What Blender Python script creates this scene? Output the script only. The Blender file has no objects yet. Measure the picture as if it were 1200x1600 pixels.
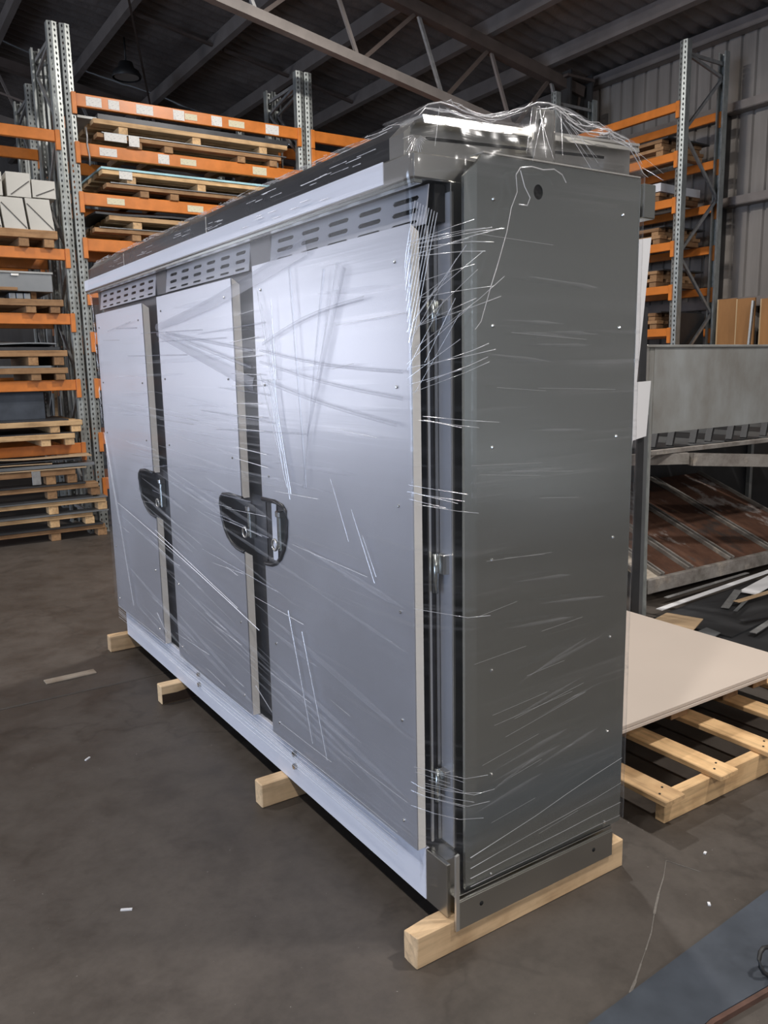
import bpy, bmesh, math, random
from mathutils import Matrix, Vector, noise
random.seed(7)
SC = bpy.context.scene
COL = SC.collection

# ------------------------------------------------------------------ camera
cam_d = bpy.data.cameras.new('camera'); cam = bpy.data.objects.new('camera', cam_d); COL.objects.link(cam)
R = ((0.83496936, -0.54995515, -0.01937782), (-0.1118374, -0.13510802, -0.98449897), (0.53881218, 0.82419364, -0.17431661))
cam.matrix_world = Matrix(((R[0][0], -R[1][0], -R[2][0], -1.33141397), (R[0][1], -R[1][1], -R[2][1], -1.6388833),
                           (R[0][2], -R[1][2], -R[2][2], 1.63054233), (0, 0, 0, 1)))
cam_d.sensor_fit = 'VERTICAL'; cam_d.sensor_height = 32.0; cam_d.lens = 32.0 * 1271.2 / 1600.0
cam_d.clip_start = 0.05; cam_d.clip_end = 200
SC.camera = cam

# ------------------------------------------------------------------ world, daylight, exposure
w = bpy.data.worlds.new('world'); SC.world = w; w.use_nodes = True
bg = w.node_tree.nodes['Background']; bg.inputs['Color'].default_value = (0.62, 0.72, 0.9, 1); bg.inputs['Strength'].default_value = 0.6
SC.view_settings.view_transform = 'Standard'; SC.view_settings.look = 'None'
SC.view_settings.gamma = 1.0; SC.view_settings.use_curve_mapping = False
SC.view_settings.exposure = -0.10

def area(name, loc, size, rot, power, color, shape='RECTANGLE', spread=math.pi):
    d = bpy.data.lights.new(name, 'AREA'); d.shape = shape; d.size = size[0]
    if shape in ('RECTANGLE', 'ELLIPSE'): d.size_y = size[1]
    d.energy = power; d.color = color; d.spread = spread
    o = bpy.data.objects.new(name, d); COL.objects.link(o); o.location = loc; o.rotation_euler = rot
    return o
# side and rear: fill added at unseen doorways; back: daylight inferred from door sheen
area('added_side_fill', (-13.9, -0.3, 2.4), (4.4, 7.4), (0, math.radians(-90), 0), 1000, (0.62, 0.76, 1.0))
area('daylight_back_door', (-9.9, 17.9, 2.4), (5.6, 4.6), (math.radians(-90), 0, 0), 300, (0.93, 0.93, 1.0))
area('added_rear_fill', (3.2, -11.9, 2.1), (5.6, 4.0), (math.radians(90), 0, 0), 110, (0.86, 0.92, 1.0))
LAMPS = [(2.5, -1.6), (2.5, 4.2), (-3.0, -1.6), (-3.0, 4.2), (2.5, -7.4), (-3.0, -7.4)]  # last two unseen, added to light the pale reflector and end panel
LAMP_POWER = 210

# ------------------------------------------------------------------ materials
def newmat(name):
    m = bpy.data.materials.new(name); m.use_nodes = True
    nt = m.node_tree; b = nt.nodes['Principled BSDF']
    return m, nt, b
def nd(nt, typ, **kw):
    n = nt.nodes.new(typ)
    for k, v in kw.items():
        if k.startswith('_'): n.inputs[k[1:].replace('_', ' ')].default_value = v
        else: setattr(n, k, v)
    return n
def coords(nt, scale=(1, 1, 1), kind='Object', rot=(0, 0, 0)):
    tc = nd(nt, 'ShaderNodeTexCoord'); mp = nd(nt, 'ShaderNodeMapping')
    mp.inputs['Scale'].default_value = scale; mp.inputs['Rotation'].default_value = rot
    nt.links.new(tc.outputs[kind], mp.inputs['Vector']); return mp
def noise_n(nt, mp, scale, detail=4, rough=0.55):
    n = nd(nt, 'ShaderNodeTexNoise'); n.inputs['Scale'].default_value = scale
    n.inputs['Detail'].default_value = detail; n.inputs['Roughness'].default_value = rough
    nt.links.new(mp.outputs['Vector'], n.inputs['Vector']); return n
def ramp(nt, src, stops):
    r = nd(nt, 'ShaderNodeValToRGB'); e = r.color_ramp.elements
    while len(e) < len(stops): e.new(0.5)
    for k, (p, c) in enumerate(stops):
        e[k].position = p; e[k].color = (*c, 1) if len(c) == 3 else c
    nt.links.new(src, r.inputs['Fac']); return r
def bump(nt, src, b, strength=0.2, dist=0.01):
    n = nd(nt, 'ShaderNodeBump'); n.inputs['Strength'].default_value = strength; n.inputs['Distance'].default_value = dist
    nt.links.new(src, n.inputs['Height']); nt.links.new(n.outputs['Normal'], b.inputs['Normal']); return n
def mixc(nt, fac, a, bb, mode='MIX'):
    n = nd(nt, 'ShaderNodeMix', data_type='RGBA', blend_type=mode)
    for key, v in ((0, fac), (6, a), (7, bb)):
        if isinstance(v, bpy.types.NodeSocket): nt.links.new(v, n.inputs[key])
        elif isinstance(v, (int, float)): n.inputs[key].default_value = v
        else: n.inputs[key].default_value = (*v, 1)
    return n.outputs[2]

def mat_metal(name, col, metallic=0.9, rough=0.4, var=0.12, scale=(1, 1, 1), nscale=6, bstr=0.05, dark=None, spec=0.5, rvar=0.07, det=6):
    m, nt, b = newmat(name)
    mp = coords(nt, scale); n = noise_n(nt, mp, nscale, det, 0.6)
    lo = tuple(c * (1 - var) for c in col) if dark is None else dark; hi = tuple(min(1, c * (1 + var)) for c in col)
    r = ramp(nt, n.outputs['Fac'], [(0.32, lo), (0.68, hi)])
    nt.links.new(r.outputs['Color'], b.inputs['Base Color'])
    b.inputs['Metallic'].default_value = metallic; b.inputs['Specular IOR Level'].default_value = spec
    mr = nd(nt, 'ShaderNodeMapRange'); mr.inputs[3].default_value = max(0.02, rough - rvar); mr.inputs[4].default_value = rough + rvar
    nt.links.new(n.outputs['Fac'], mr.inputs[0]); nt.links.new(mr.outputs[0], b.inputs['Roughness'])
    if bstr: bump(nt, n.outputs['Fac'], b, bstr, 0.004)
    return m
def mat_wood(name, col, axis, dark=0.55):
    m, nt, b = newmat(name)
    s = [14.0, 14.0, 14.0]; s[axis] = 0.9
    oi = nd(nt, 'ShaderNodeObjectInfo'); tc = nd(nt, 'ShaderNodeTexCoord')
    add = nd(nt, 'ShaderNodeVectorMath', operation='ADD'); sc_ = nd(nt, 'ShaderNodeVectorMath', operation='SCALE')
    sc_.inputs['Scale'].default_value = 13.7
    cmb = nd(nt, 'ShaderNodeCombineXYZ')
    for k in range(3): nt.links.new(oi.outputs['Random'], cmb.inputs[k])
    nt.links.new(cmb.outputs[0], sc_.inputs[0]); nt.links.new(tc.outputs['Object'], add.inputs[0]); nt.links.new(sc_.outputs[0], add.inputs[1])
    mp = nd(nt, 'ShaderNodeMapping'); mp.inputs['Scale'].default_value = s; nt.links.new(add.outputs[0], mp.inputs['Vector'])
    n = noise_n(nt, mp, 3.0, 7, 0.62)
    mp2 = nd(nt, 'ShaderNodeMapping'); mp2.inputs['Scale'].default_value = (5, 5, 5); nt.links.new(add.outputs[0], mp2.inputs['Vector'])
    n2 = noise_n(nt, mp2, 1.3, 4)
    r = ramp(nt, n.outputs['Fac'], [(0.28, tuple(c * dark for c in col)), (0.5, col), (0.75, tuple(min(1, c * 1.15) for c in col))])
    r2 = ramp(nt, n2.outputs['Fac'], [(0.3, (0.62, 0.55, 0.48)), (0.55, (1, 1, 1))])
    c1 = mixc(nt, 0.75, r.outputs['Color'], r2.outputs['Color'], 'MULTIPLY')
    r3 = ramp(nt, oi.outputs['Random'], [(0.0, (0.72, 0.66, 0.62)), (0.5, (0.95, 0.92, 0.9)), (1.0, (1.15, 1.1, 1.05))])
    c2 = mixc(nt, 1.0, c1, r3.outputs['Color'], 'MULTIPLY')
    nt.links.new(c2, b.inputs['Base Color']); b.inputs['Roughness'].default_value = 0.75
    bump(nt, n.outputs['Fac'], b, 0.15, 0.003)
    return m
def mat_plain(name, col, rough=0.5, var=0.1, nscale=3, metallic=0.0, bstr=0.0, scale=(1, 1, 1)):
    return mat_metal(name, col, metallic, rough, var, scale, nscale, bstr)

def mat_concrete():
    m, nt, b = newmat('concrete_floor')
    mp = coords(nt); big = noise_n(nt, mp, 0.55, 5, 0.6); mid = noise_n(nt, mp, 3.2, 8, 0.68); fine = noise_n(nt, mp, 38, 6, 0.7)
    c0 = ramp(nt, big.outputs['Fac'], [(0.3, (0.054, 0.044, 0.037)), (0.5, (0.070, 0.058, 0.049)), (0.7, (0.088, 0.074, 0.064))])
    c1 = ramp(nt, mid.outputs['Fac'], [(0.3, (0.66, 0.65, 0.64)), (0.52, (1, 1, 1)), (0.74, (1.2, 1.2, 1.2))])
    c2 = ramp(nt, fine.outputs['Fac'], [(0.3, (0.86, 0.86, 0.86)), (0.6, (1.06, 1.06, 1.06))])
    c = mixc(nt, 1.0, c0.outputs['Color'], c1.outputs['Color'], 'MULTIPLY'); c = mixc(nt, 0.8, c, c2.outputs['Color'], 'MULTIPLY')
    vo = nd(nt, 'ShaderNodeTexVoronoi', feature='DISTANCE_TO_EDGE'); vo.inputs['Scale'].default_value = 0.42
    wv = noise_n(nt, mp, 2.6, 5); av = nd(nt, 'ShaderNodeVectorMath', operation='MULTIPLY_ADD')
    av.inputs[1].default_value = (0.9, 0.9, 0.9); nt.links.new(wv.outputs['Color'], av.inputs[0]); nt.links.new(mp.outputs['Vector'], av.inputs[2])
    nt.links.new(av.outputs[0], vo.inputs['Vector'])
    cr = ramp(nt, vo.outputs['Distance'], [(0.0, (0.45, 0.44, 0.43)), (0.006, (0.75, 0.74, 0.73)), (0.014, (1, 1, 1))])
    c = mixc(nt, 0.42, c, cr.outputs['Color'], 'MULTIPLY')
    spk = noise_n(nt, mp, 95, 2, 0.5); sp = ramp(nt, spk.outputs['Fac'], [(0.77, (0, 0, 0)), (0.80, (1, 1, 1))])
    c = mixc(nt, sp.outputs['Color'], c, (0.22, 0.205, 0.19))
    nt.links.new(c, b.inputs['Base Color'])
    rr = ramp(nt, mid.outputs['Fac'], [(0.3, (0.42, 0.42, 0.42)), (0.7, (0.68, 0.68, 0.68))]); nt.links.new(rr.outputs['Color'], b.inputs['Roughness'])
    bump(nt, fine.outputs['Fac'], b, 0.12, 0.004)
    return m
def mat_foil():
    m, nt, b = newmat('roof_foil')
    mp = coords(nt); n = noise_n(nt, mp, 3.0, 6, 0.6); n2 = noise_n(nt, mp, 1.1, 3)
    r = ramp(nt, n2.outputs['Fac'], [(0.3, (0.14, 0.125, 0.12)), (0.7, (0.27, 0.24, 0.225))])
    nt.links.new(r.outputs['Color'], b.inputs['Base Color']); b.inputs['Metallic'].default_value = 0.3; b.inputs['Roughness'].default_value = 0.42
    bump(nt, n.outputs['Fac'], b, 0.6, 0.06)
    return m
def mat_film(name, base=0.035, streak=0.20, tint=(0.86, 0.88, 0.94), rough=0.16, dens=46.0, bst=0.3, dshare=0.25):
    m, nt, b = newmat(name); nt.nodes.remove(b); out = nt.nodes['Material Output']
    mp = coords(nt, (1.1, dens, 1), 'UV', (0, 0, 0.06)); mp2 = coords(nt, (0.7, dens * 0.34, 1), 'UV', (0, 0, -0.12)); mp3 = coords(nt, (2.2, 2.2, 1), 'UV')
    n1 = noise_n(nt, mp, 1.0, 3, 0.5); n2 = noise_n(nt, mp2, 1.0, 3, 0.55); n3 = noise_n(nt, mp3, 1.0, 3, 0.5)
    s1 = ramp(nt, n1.outputs['Fac'], [(0.58, (0, 0, 0)), (0.75, (1, 1, 1))]); s2 = ramp(nt, n2.outputs['Fac'], [(0.5, (0, 0, 0)), (0.72, (1, 1, 1))])
    s3 = ramp(nt, n3.outputs['Fac'], [(0.35, (0.15, 0.15, 0.15)), (0.65, (1, 1, 1))])
    mx = mixc(nt, 0.5, s1.outputs['Color'], s2.outputs['Color'], 'ADD'); mx = mixc(nt, 1.0, mx, s3.outputs['Color'], 'MULTIPLY')
    mr = nd(nt, 'ShaderNodeMapRange'); mr.inputs[3].default_value = base; mr.inputs[4].default_value = base + streak
    nt.links.new(mx, mr.inputs[0])
    lw = nd(nt, 'ShaderNodeLayerWeight'); lw.inputs['Blend'].default_value = 0.5
    pw = nd(nt, 'ShaderNodeMath', operation='POWER'); pw.inputs[1].default_value = 4.0; nt.links.new(lw.outputs['Facing'], pw.inputs[0])
    ad = nd(nt, 'ShaderNodeMath', operation='MULTIPLY_ADD', use_clamp=True); ad.inputs[1].default_value = 0.2; nt.links.new(pw.outputs[0], ad.inputs[0]); nt.links.new(mr.outputs[0], ad.inputs[2])
    tr = nd(nt, 'ShaderNodeBsdfTransparent'); tr.inputs[0].default_value = (0.985, 0.985, 0.99, 1)
    gl = nd(nt, 'ShaderNodeBsdfGlossy'); gl.inputs['Roughness'].default_value = rough; gl.inputs['Color'].default_value = (0.9, 0.9, 0.92, 1)
    df = nd(nt, 'ShaderNodeBsdfDiffuse'); df.inputs['Color'].default_value = (*tint, 1)
    bh = mixc(nt, 0.5, n1.outputs['Fac'], n2.outputs['Fac'])
    bp = nd(nt, 'ShaderNodeBump'); bp.inputs['Strength'].default_value = bst; bp.inputs['Distance'].default_value = 0.005
    nt.links.new(bh, bp.inputs['Height']); nt.links.new(bp.outputs['Normal'], gl.inputs['Normal'])
    m1 = nd(nt, 'ShaderNodeMixShader'); m1.inputs[0].default_value = dshare; nt.links.new(gl.outputs[0], m1.inputs[1]); nt.links.new(df.outputs[0], m1.inputs[2])
    m2 = nd(nt, 'ShaderNodeMixShader'); nt.links.new(ad.outputs[0], m2.inputs[0]); nt.links.new(tr.outputs[0], m2.inputs[1]); nt.links.new(m1.outputs[0], m2.inputs[2])
    nt.links.new(m2.outputs[0], out.inputs['Surface'])
    return m
def mat_paper(name, col, ink, rows=26.0, axis='XZ'):
    m, nt, b = newmat(name)
    mp = coords(nt, (38, 38, rows * 6)); n = noise_n(nt, mp, 1.0, 2); r = ramp(nt, n.outputs['Fac'], [(0.56, col), (0.62, ink)])
    nt.links.new(r.outputs['Color'], b.inputs['Base Color']); b.inputs['Roughness'].default_value = 0.6
    return m
def mat_rust(name, base, rust, light):
    m, nt, b = newmat(name)
    oi = nd(nt, 'ShaderNodeObjectInfo'); tc = nd(nt, 'ShaderNodeTexCoord'); cmb = nd(nt, 'ShaderNodeVectorMath', operation='MULTIPLY_ADD')
    cmb.inputs[1].default_value = (9.1, 9.1, 9.1); nt.links.new(oi.outputs['Random'], cmb.inputs[0]); nt.links.new(tc.outputs['Object'], cmb.inputs[2])
    mp = nd(nt, 'ShaderNodeMapping'); mp.inputs['Scale'].default_value = (2.2, 1.6, 2.2); nt.links.new(cmb.outputs[0], mp.inputs['Vector'])
    n = noise_n(nt, mp, 1.6, 8, 0.7); n2 = noise_n(nt, mp, 4.2, 6, 0.7)
    r = ramp(nt, n.outputs['Fac'], [(0.36, base), (0.46, rust), (0.57, rust), (0.64, light)])
    r2 = ramp(nt, n2.outputs['Fac'], [(0.3, (0.55, 0.5, 0.48)), (0.6, (1, 1, 1))])
    nt.links.new(mixc(nt, 1.0, r.outputs['Color'], r2.outputs['Color'], 'MULTIPLY'), b.inputs['Base Color']); b.inputs['Roughness'].default_value = 0.75
    bump(nt, n2.outputs['Fac'], b, 0.25, 0.004)
    return m
def mat_emit(name, col, s):
    m, nt, b = newmat(name); b.inputs['Base Color'].default_value = (*col, 1)
    b.inputs['Emission Color'].default_value = (*col, 1); b.inputs['Emission Strength'].default_value = s
    return m

M = {}
M['concrete'] = mat_concrete()
M['joint'] = mat_plain('joint_filler', (0.018, 0.016, 0.015), 0.8)
M['clad'] = mat_metal('wall_cladding', (0.27, 0.245, 0.225), 0.25, 0.5, 0.16, (1, 1, 0.12), 5, 0.02)
M['foil'] = mat_foil()
M['purlin'] = mat_metal('galv_purlin', (0.25, 0.22, 0.205), 0.4, 0.5, 0.12, (1, 1, 1), 4, 0)
M['truss'] = mat_plain('red_oxide_steel', (0.095, 0.072, 0.062), 0.6, 0.2, 5)
M['trusslo'] = mat_plain('grey_brown_steel', (0.20, 0.175, 0.16), 0.6, 0.15, 5)
M['stain'] = mat_plain('dark_stain', (0.035, 0.02, 0.012), 0.8)  # dark brown painted for the shadowed side of one batten
M['columnpaint'] = mat_plain('column_paint', (0.035, 0.033, 0.033), 0.5)
M['orange'] = mat_plain('orange_paint', (0.60, 0.185, 0.032), 0.36, 0.14, 7)
M['upright'] = mat_metal('galvanised_upright', (0.36, 0.38, 0.37), 0.55, 0.42, 0.2, (1, 1, 0.4), 30, 0.02)
M['galv'] = mat_metal('galvanised_brace', (0.34, 0.34, 0.34), 0.6, 0.45, 0.2, (1, 1, 1), 20, 0.0)
for k, a in (('x', 0), ('y', 1), ('z', 2)):
    M['pine_' + k] = mat_wood('pallet_pine_' + k, (0.66, 0.45, 0.24), a)
    M['oldwood_' + k] = mat_wood('weathered_pallet_' + k, (0.34, 0.20, 0.098), a)
    M['batten_' + k] = mat_wood('batten_pine_' + k, (0.80, 0.60, 0.37), a, 0.72)
M['greywood'] = mat_wood('weathered_grey_wood', (0.42, 0.38, 0.32), 0)
M['darksheet'] = mat_metal('dark_steel_sheet', (0.055, 0.056, 0.06), 0.5, 0.42, 0.3, (1, 1, 1), 2, 0.0)
M['greysheet'] = mat_metal('grey_steel_sheet', (0.24, 0.25, 0.26), 0.7, 0.4, 0.15, (1, 1, 1), 2, 0.0)
M['cardsheet'] = mat_plain('cardboard_sheet', (0.40, 0.28, 0.17), 0.8, 0.15)
M['bluefilm'] = mat_plain('pale_blue_film', (0.42, 0.68, 0.74), 0.25, 0.2, 4)
M['whitecard'] = mat_plain('white_carton', (0.56, 0.54, 0.49), 0.55, 0.07)
M['crease'] = mat_plain('carton_fold', (0.10, 0.095, 0.09), 0.7)
M['paper'] = mat_paper('white_label', (0.72, 0.70, 0.66), (0.50, 0.49, 0.47))
M['paperY'] = mat_paper('cream_label', (0.66, 0.60, 0.42), (0.50, 0.46, 0.34))
M['door'] = mat_metal('coated_steel_door', (0.605, 0.625, 0.69), 0.78, 0.37, 0.03, (1, 1, 1), 2.2, 0.0)
M['dooredge'] = mat_plain('bare_edge_lit', (0.90, 0.86, 0.80), 0.4, 0.02, 3, 0.0)  # bare edge metal, colour lightened to cream for the lamp light it catches
M['film_white'] = mat_plain('white_protective_film', (0.66, 0.67, 0.74), 0.42, 0.03, 2)
M['steel'] = mat_metal('brushed_stainless', (0.50, 0.49, 0.46), 1.0, 0.30, 0.07, (1, 1, 2), 2, 0.0, None, 0.5, 0.04, 2)
M['panelsteel'] = mat_metal('milled_aluminium_panel', (0.43, 0.455, 0.44), 0.95, 0.24, 0.03, (1, 1, 1), 1.3, 0.0, None, 0.5, 0.02, 2)
M['steelbright'] = mat_metal('bright_stainless_edge', (0.74, 0.72, 0.68), 0.9, 0.32, 0.05, (1, 1, 1), 4, 0)
M['leaf'] = mat_metal('dark_inner_leaf', (0.050, 0.050, 0.056), 0.6, 0.3, 0.1, (1, 1, 1), 3, 0)
M['greyplate'] = mat_plain('grey_lock_plate', (0.10, 0.105, 0.12), 0.35, 0.1, 3, 0.5)
M['rubber'] = mat_plain('black_rubber', (0.012, 0.012, 0.014), 0.35)
M['roofdark'] = mat_metal('dark_roof_face', (0.055, 0.057, 0.064), 1.0, 0.26, 0.1, (1, 1, 1), 3, 0)  # darkened colour stands for the dark ceiling this face reflects
M['hole'] = mat_plain('inside_shade', (0.006, 0.006, 0.006), 0.9)  # near-black painted for the shade inside holes, slots and groove
M['rivet'] = mat_metal('rivet_steel', (0.55, 0.54, 0.52), 1.0, 0.25, 0.05, (1, 1, 1), 5, 0)
M['film'] = mat_film('stretch_film')
M['fold'] = mat_film('film_fold', 0.26, 0.25, (0.40, 0.41, 0.48), 0.25, 90.0, 0.2, 0.75)
M['haze'] = mat_film('film_haze', 0.05, 0.19, (0.88, 0.89, 0.94), 0.3, 150.0, 0.1, 0.75)
M['strand'] = mat_film('film_strand', 0.62, 0.3, (0.92, 0.92, 0.95), 0.2, 20.0, 0.1, 0.45)
M['beige'] = mat_plain('beige_laminate', (0.60, 0.515, 0.45), 0.42, 0.02, 1)
M['bluegrey'] = mat_metal('blue_grey_steel', (0.062, 0.072, 0.09), 0.35, 0.5, 0.3, (1, 1, 1), 4, 0.05)
M['rustedge'] = mat_plain('rusty_edge', (0.09, 0.045, 0.032), 0.8, 0.25, 20)
M['galvplate'] = mat_metal('dull_galvanised_plate', (0.38, 0.395, 0.395), 0.35, 0.5, 0.15, (1, 1, 0.6), 3.2, 0.0, (0.29, 0.275, 0.25))
M['rust'] = mat_rust('rusty_painted_plate', (0.05, 0.038, 0.033), (0.115, 0.052, 0.030), (0.34, 0.30, 0.28))
M['rustpale'] = mat_rust('rust_marked_galv', (0.19, 0.175, 0.155), (0.27, 0.25, 0.23), (0.4, 0.36, 0.31))
M['whitesheet'] = mat_plain('white_sheet', (0.74, 0.74, 0.76), 0.4, 0.02)
M['ply'] = mat_plain('brown_plywood', (0.34, 0.165, 0.06), 0.55, 0.22, 4, 0, 0, (1, 1, 0.2))
M['plyedge'] = mat_plain('plywood_edge', (0.52, 0.36, 0.2), 0.7, 0.1)
M['scuff'] = mat_plain('chalky_scuff', (0.15, 0.135, 0.12), 0.8, 0.35, 40)
M['black'] = mat_plain('black_paint', (0.015, 0.015, 0.016), 0.5)
M['lens'] = mat_plain('lamp_lens_off', (0.30, 0.28, 0.26), 0.3)
M['lenson'] = mat_emit('lamp_lens_lit', (1.0, 0.96, 0.9), 12.0)

# ------------------------------------------------------------------ object helpers
def wloc(o):
    v = Vector((0, 0, 0))
    while o is not None:
        v = v + Vector(o.location); o = o.parent
    return v
def tagp(o, label=None, cat=None, group=None, kind=None):
    if label: o['label'] = label
    if cat: o['category'] = cat
    if group: o['group'] = group
    if kind: o['kind'] = kind
    return o
def thing(name, label, cat, loc=(0, 0, 0), group=None):
    o = bpy.data.objects.new(name, None); o.empty_display_size = 0.1; COL.objects.link(o); o.location = loc
    return tagp(o, label, cat, group)
def link(name, me, mat, parent, loc):
    if mat is not None and not me.materials: me.materials.append(mat)
    o = bpy.data.objects.new(name, me); COL.objects.link(o)
    if parent is not None:
        o.parent = parent; o.location = Vector(loc) - wloc(parent)
    else: o.location = loc
    return o
def mesh_from(name, verts, faces, smooth=False):
    me = bpy.data.meshes.new(name); me.from_pydata([tuple(v) for v in verts], [], faces); me.update()
    if smooth:
        for p in me.polygons: p.use_smooth = True
    return me
CACHE = {}
def boxmesh(d, mat, bev=0.0):
    key = (tuple(round(x, 4) for x in d), mat.name, bev)
    if key in CACHE: return CACHE[key]
    bm = bmesh.new(); bmesh.ops.create_cube(bm, size=1.0)
    for v in bm.verts: v.co = Vector((v.co.x * d[0], v.co.y * d[1], v.co.z * d[2]))
    if bev: bmesh.ops.bevel(bm, geom=bm.edges[:], offset=min(bev, 0.3 * min(d)), segments=1, affect='EDGES', profile=0.5)
    me = bpy.data.meshes.new('box'); bm.to_mesh(me); bm.free(); me.materials.append(mat); CACHE[key] = me
    return me
def box(name, lo, hi, mat, parent=None, bev=0.002, rot=None):
    lo2 = [min(a, b) for a, b in zip(lo, hi)]; hi2 = [max(a, b) for a, b in zip(lo, hi)]
    d = [b - a for a, b in zip(lo2, hi2)]; c = [(a + b) / 2 for a, b in zip(lo2, hi2)]
    o = link(name, boxmesh(d, mat, bev), None, parent, c)
    if rot: o.rotation_euler = rot
    return o
def bar(name, p, q, wd, ht, mat, parent=None, up=(0, 0, 1), bev=0.0):
    p = Vector(p); q = Vector(q); d = q - p; L = d.length; x = d.normalized(); y = Vector(up).cross(x)
    if y.length < 1e-4: y = Vector((0, 1, 0)).cross(x)
    y.normalize(); z = x.cross(y)
    o = link(name, boxmesh((L, wd, ht), mat, bev), None, parent, (p + q) / 2)
    o.rotation_euler = Matrix((x, y, z)).transposed().to_euler()
    return o
def fillplate(outline, holes, thick, to3, nrm_axis_shift):
    """flat plate with holes: 2-D outline + hole loops, mapped by to3(u, v, d) with d in (0, thick)"""
    bm = bmesh.new(); edges = []; loops = []
    for lp in [outline] + holes:
        vs = [bm.verts.new((p[0], p[1], 0)) for p in lp]; loops.append(vs)
        for i in range(len(vs)): edges.append(bm.edges.new((vs[i], vs[(i + 1) % len(vs)])))
    bmesh.ops.triangle_fill(bm, use_beauty=True, use_dissolve=False, edges=edges, normal=(0, 0, 1))
    faces = [f for f in bm.faces]
    r = bmesh.ops.extrude_face_region(bm, geom=faces)
    for g in r['geom']:
        if isinstance(g, bmesh.types.BMVert): g.co.z = thick
    bmesh.ops.recalc_face_normals(bm, faces=bm.faces[:])
    for v in bm.verts: v.co = Vector(to3(v.co.x, v.co.y, v.co.z))
    bmesh.ops.recalc_face_normals(bm, faces=bm.faces[:])
    me = bpy.data.meshes.new('plate'); bm.to_mesh(me); bm.free(); return me
def plate(name, outline, holes, thick, to3, mat, parent, origin):
    me = fillplate(outline, holes, thick, lambda u, v, d: Vector(to3(u, v, d)) - Vector(origin), None)
    return link(name, me, mat, parent, origin)
def circle(cx, cy, rx, ry=None, n=14):
    ry = ry or rx
    return [(cx + rx * math.cos(2 * math.pi * k / n), cy + ry * math.sin(2 * math.pi * k / n)) for k in range(n)]
def tube(name, pts, r, mat, parent=None, n=6, closed=False):
    pts = [Vector(p) for p in pts]; c = sum(pts, Vector()) / len(pts); vs = []; fs = []
    N = len(pts)
    for i, p in enumerate(pts):
        a = pts[(i - 1) % N] if (i > 0 or closed) else p; b = pts[(i + 1) % N] if (i < N - 1 or closed) else p
        t = (b - a).normalized(); u = t.cross(Vector((0.13, 0.31, 0.94)))
        if u.length < 1e-3: u = t.cross(Vector((1, 0, 0)))
        u.normalize(); v = t.cross(u)
        for k in range(n):
            an = 2 * math.pi * k / n; vs.append(p - c + r * (math.cos(an) * u + math.sin(an) * v))
    for i in range(N if closed else N - 1):
        for k in range(n):
            fs.append((i * n + k, i * n + (k + 1) % n, ((i + 1) % N) * n + (k + 1) % n, ((i + 1) % N) * n + k))
    if not closed:
        fs.append(tuple(range(n - 1, -1, -1))); fs.append(tuple((N - 1) * n + k for k in range(n)))
    return link(name, mesh_from(name, vs, fs, True), mat, parent, c)
def prism(name, poly, to3, d0, d1, mat, parent=None, origin=(0, 0, 0)):
    n = len(poly); o = Vector(origin)
    vs = [Vector(to3(u, v, d0)) - o for u, v in poly] + [Vector(to3(u, v, d1)) - o for u, v in poly]
    fs = [tuple(range(n)), tuple(range(2 * n - 1, n - 1, -1))] + [(i, n + i, n + (i + 1) % n, (i + 1) % n) for i in range(n)]
    bm = bmesh.new(); me = mesh_from(name, vs, fs); bm.from_mesh(me); bmesh.ops.recalc_face_normals(bm, faces=bm.faces[:]); bm.to_mesh(me); bm.free()
    return link(name, me, mat, parent, o)

# ------------------------------------------------------------------ the setting
X0, X1, Y0, Y1 = -14.0, 7.4, -12.0, 18.0
RIDGE = -3.3
def roofz(x): return 5.34 - 0.178 * (x - 7.4) if x >= RIDGE else 5.34 + 0.178 * 10.7 - 0.178 * (RIDGE - x)
floor = box('floor', (X0, Y0, -0.14), (X1, Y1, -0.035), M['joint'], None, 0); floor['kind'] = 'structure'
ys = [Y0, -3.4, 2.598, 8.6, 14.6, Y1]; xs = [X0, -6.0, X1]
for i in range(len(ys) - 1):
    for j in range(len(xs) - 1):
        box('floor_slab', (xs[j] + 0.004, ys[i] + 0.006, -0.035), (xs[j + 1] - 0.004, ys[i + 1] - 0.006, 0.0), M['concrete'], floor, 0.005)
# make every slab share one texture space: mesh data per slab already centred, so offset is natural

def ribbed(w_, h_, pitch, rib, depth):
    """profiled sheet of width w_, height h_, in local (u: width, d: depth, z)"""
    prof = [(0, 0)]; n = max(1, int(round(w_ / pitch))); p = w_ / n
    for k in range(n):
        u = k * p; prof += [(u + p - rib * 1.5, 0), (u + p - rib * 1.1, depth), (u + p - rib * 0.4, depth), (u + p, 0)]
    return prof
def sheet_mesh(w_, h_, pitch, rib, depth, to):
    prof = ribbed(w_, h_, pitch, rib, depth); vs = []; fs = []
    for u, d in prof: vs += [to(u, d, 0), to(u, d, h_)]
    for i in range(len(prof) - 1): fs.append((2 * i, 2 * i + 2, 2 * i + 3, 2 * i + 1))
    return mesh_from('wall_sheet', vs, fs)
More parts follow.
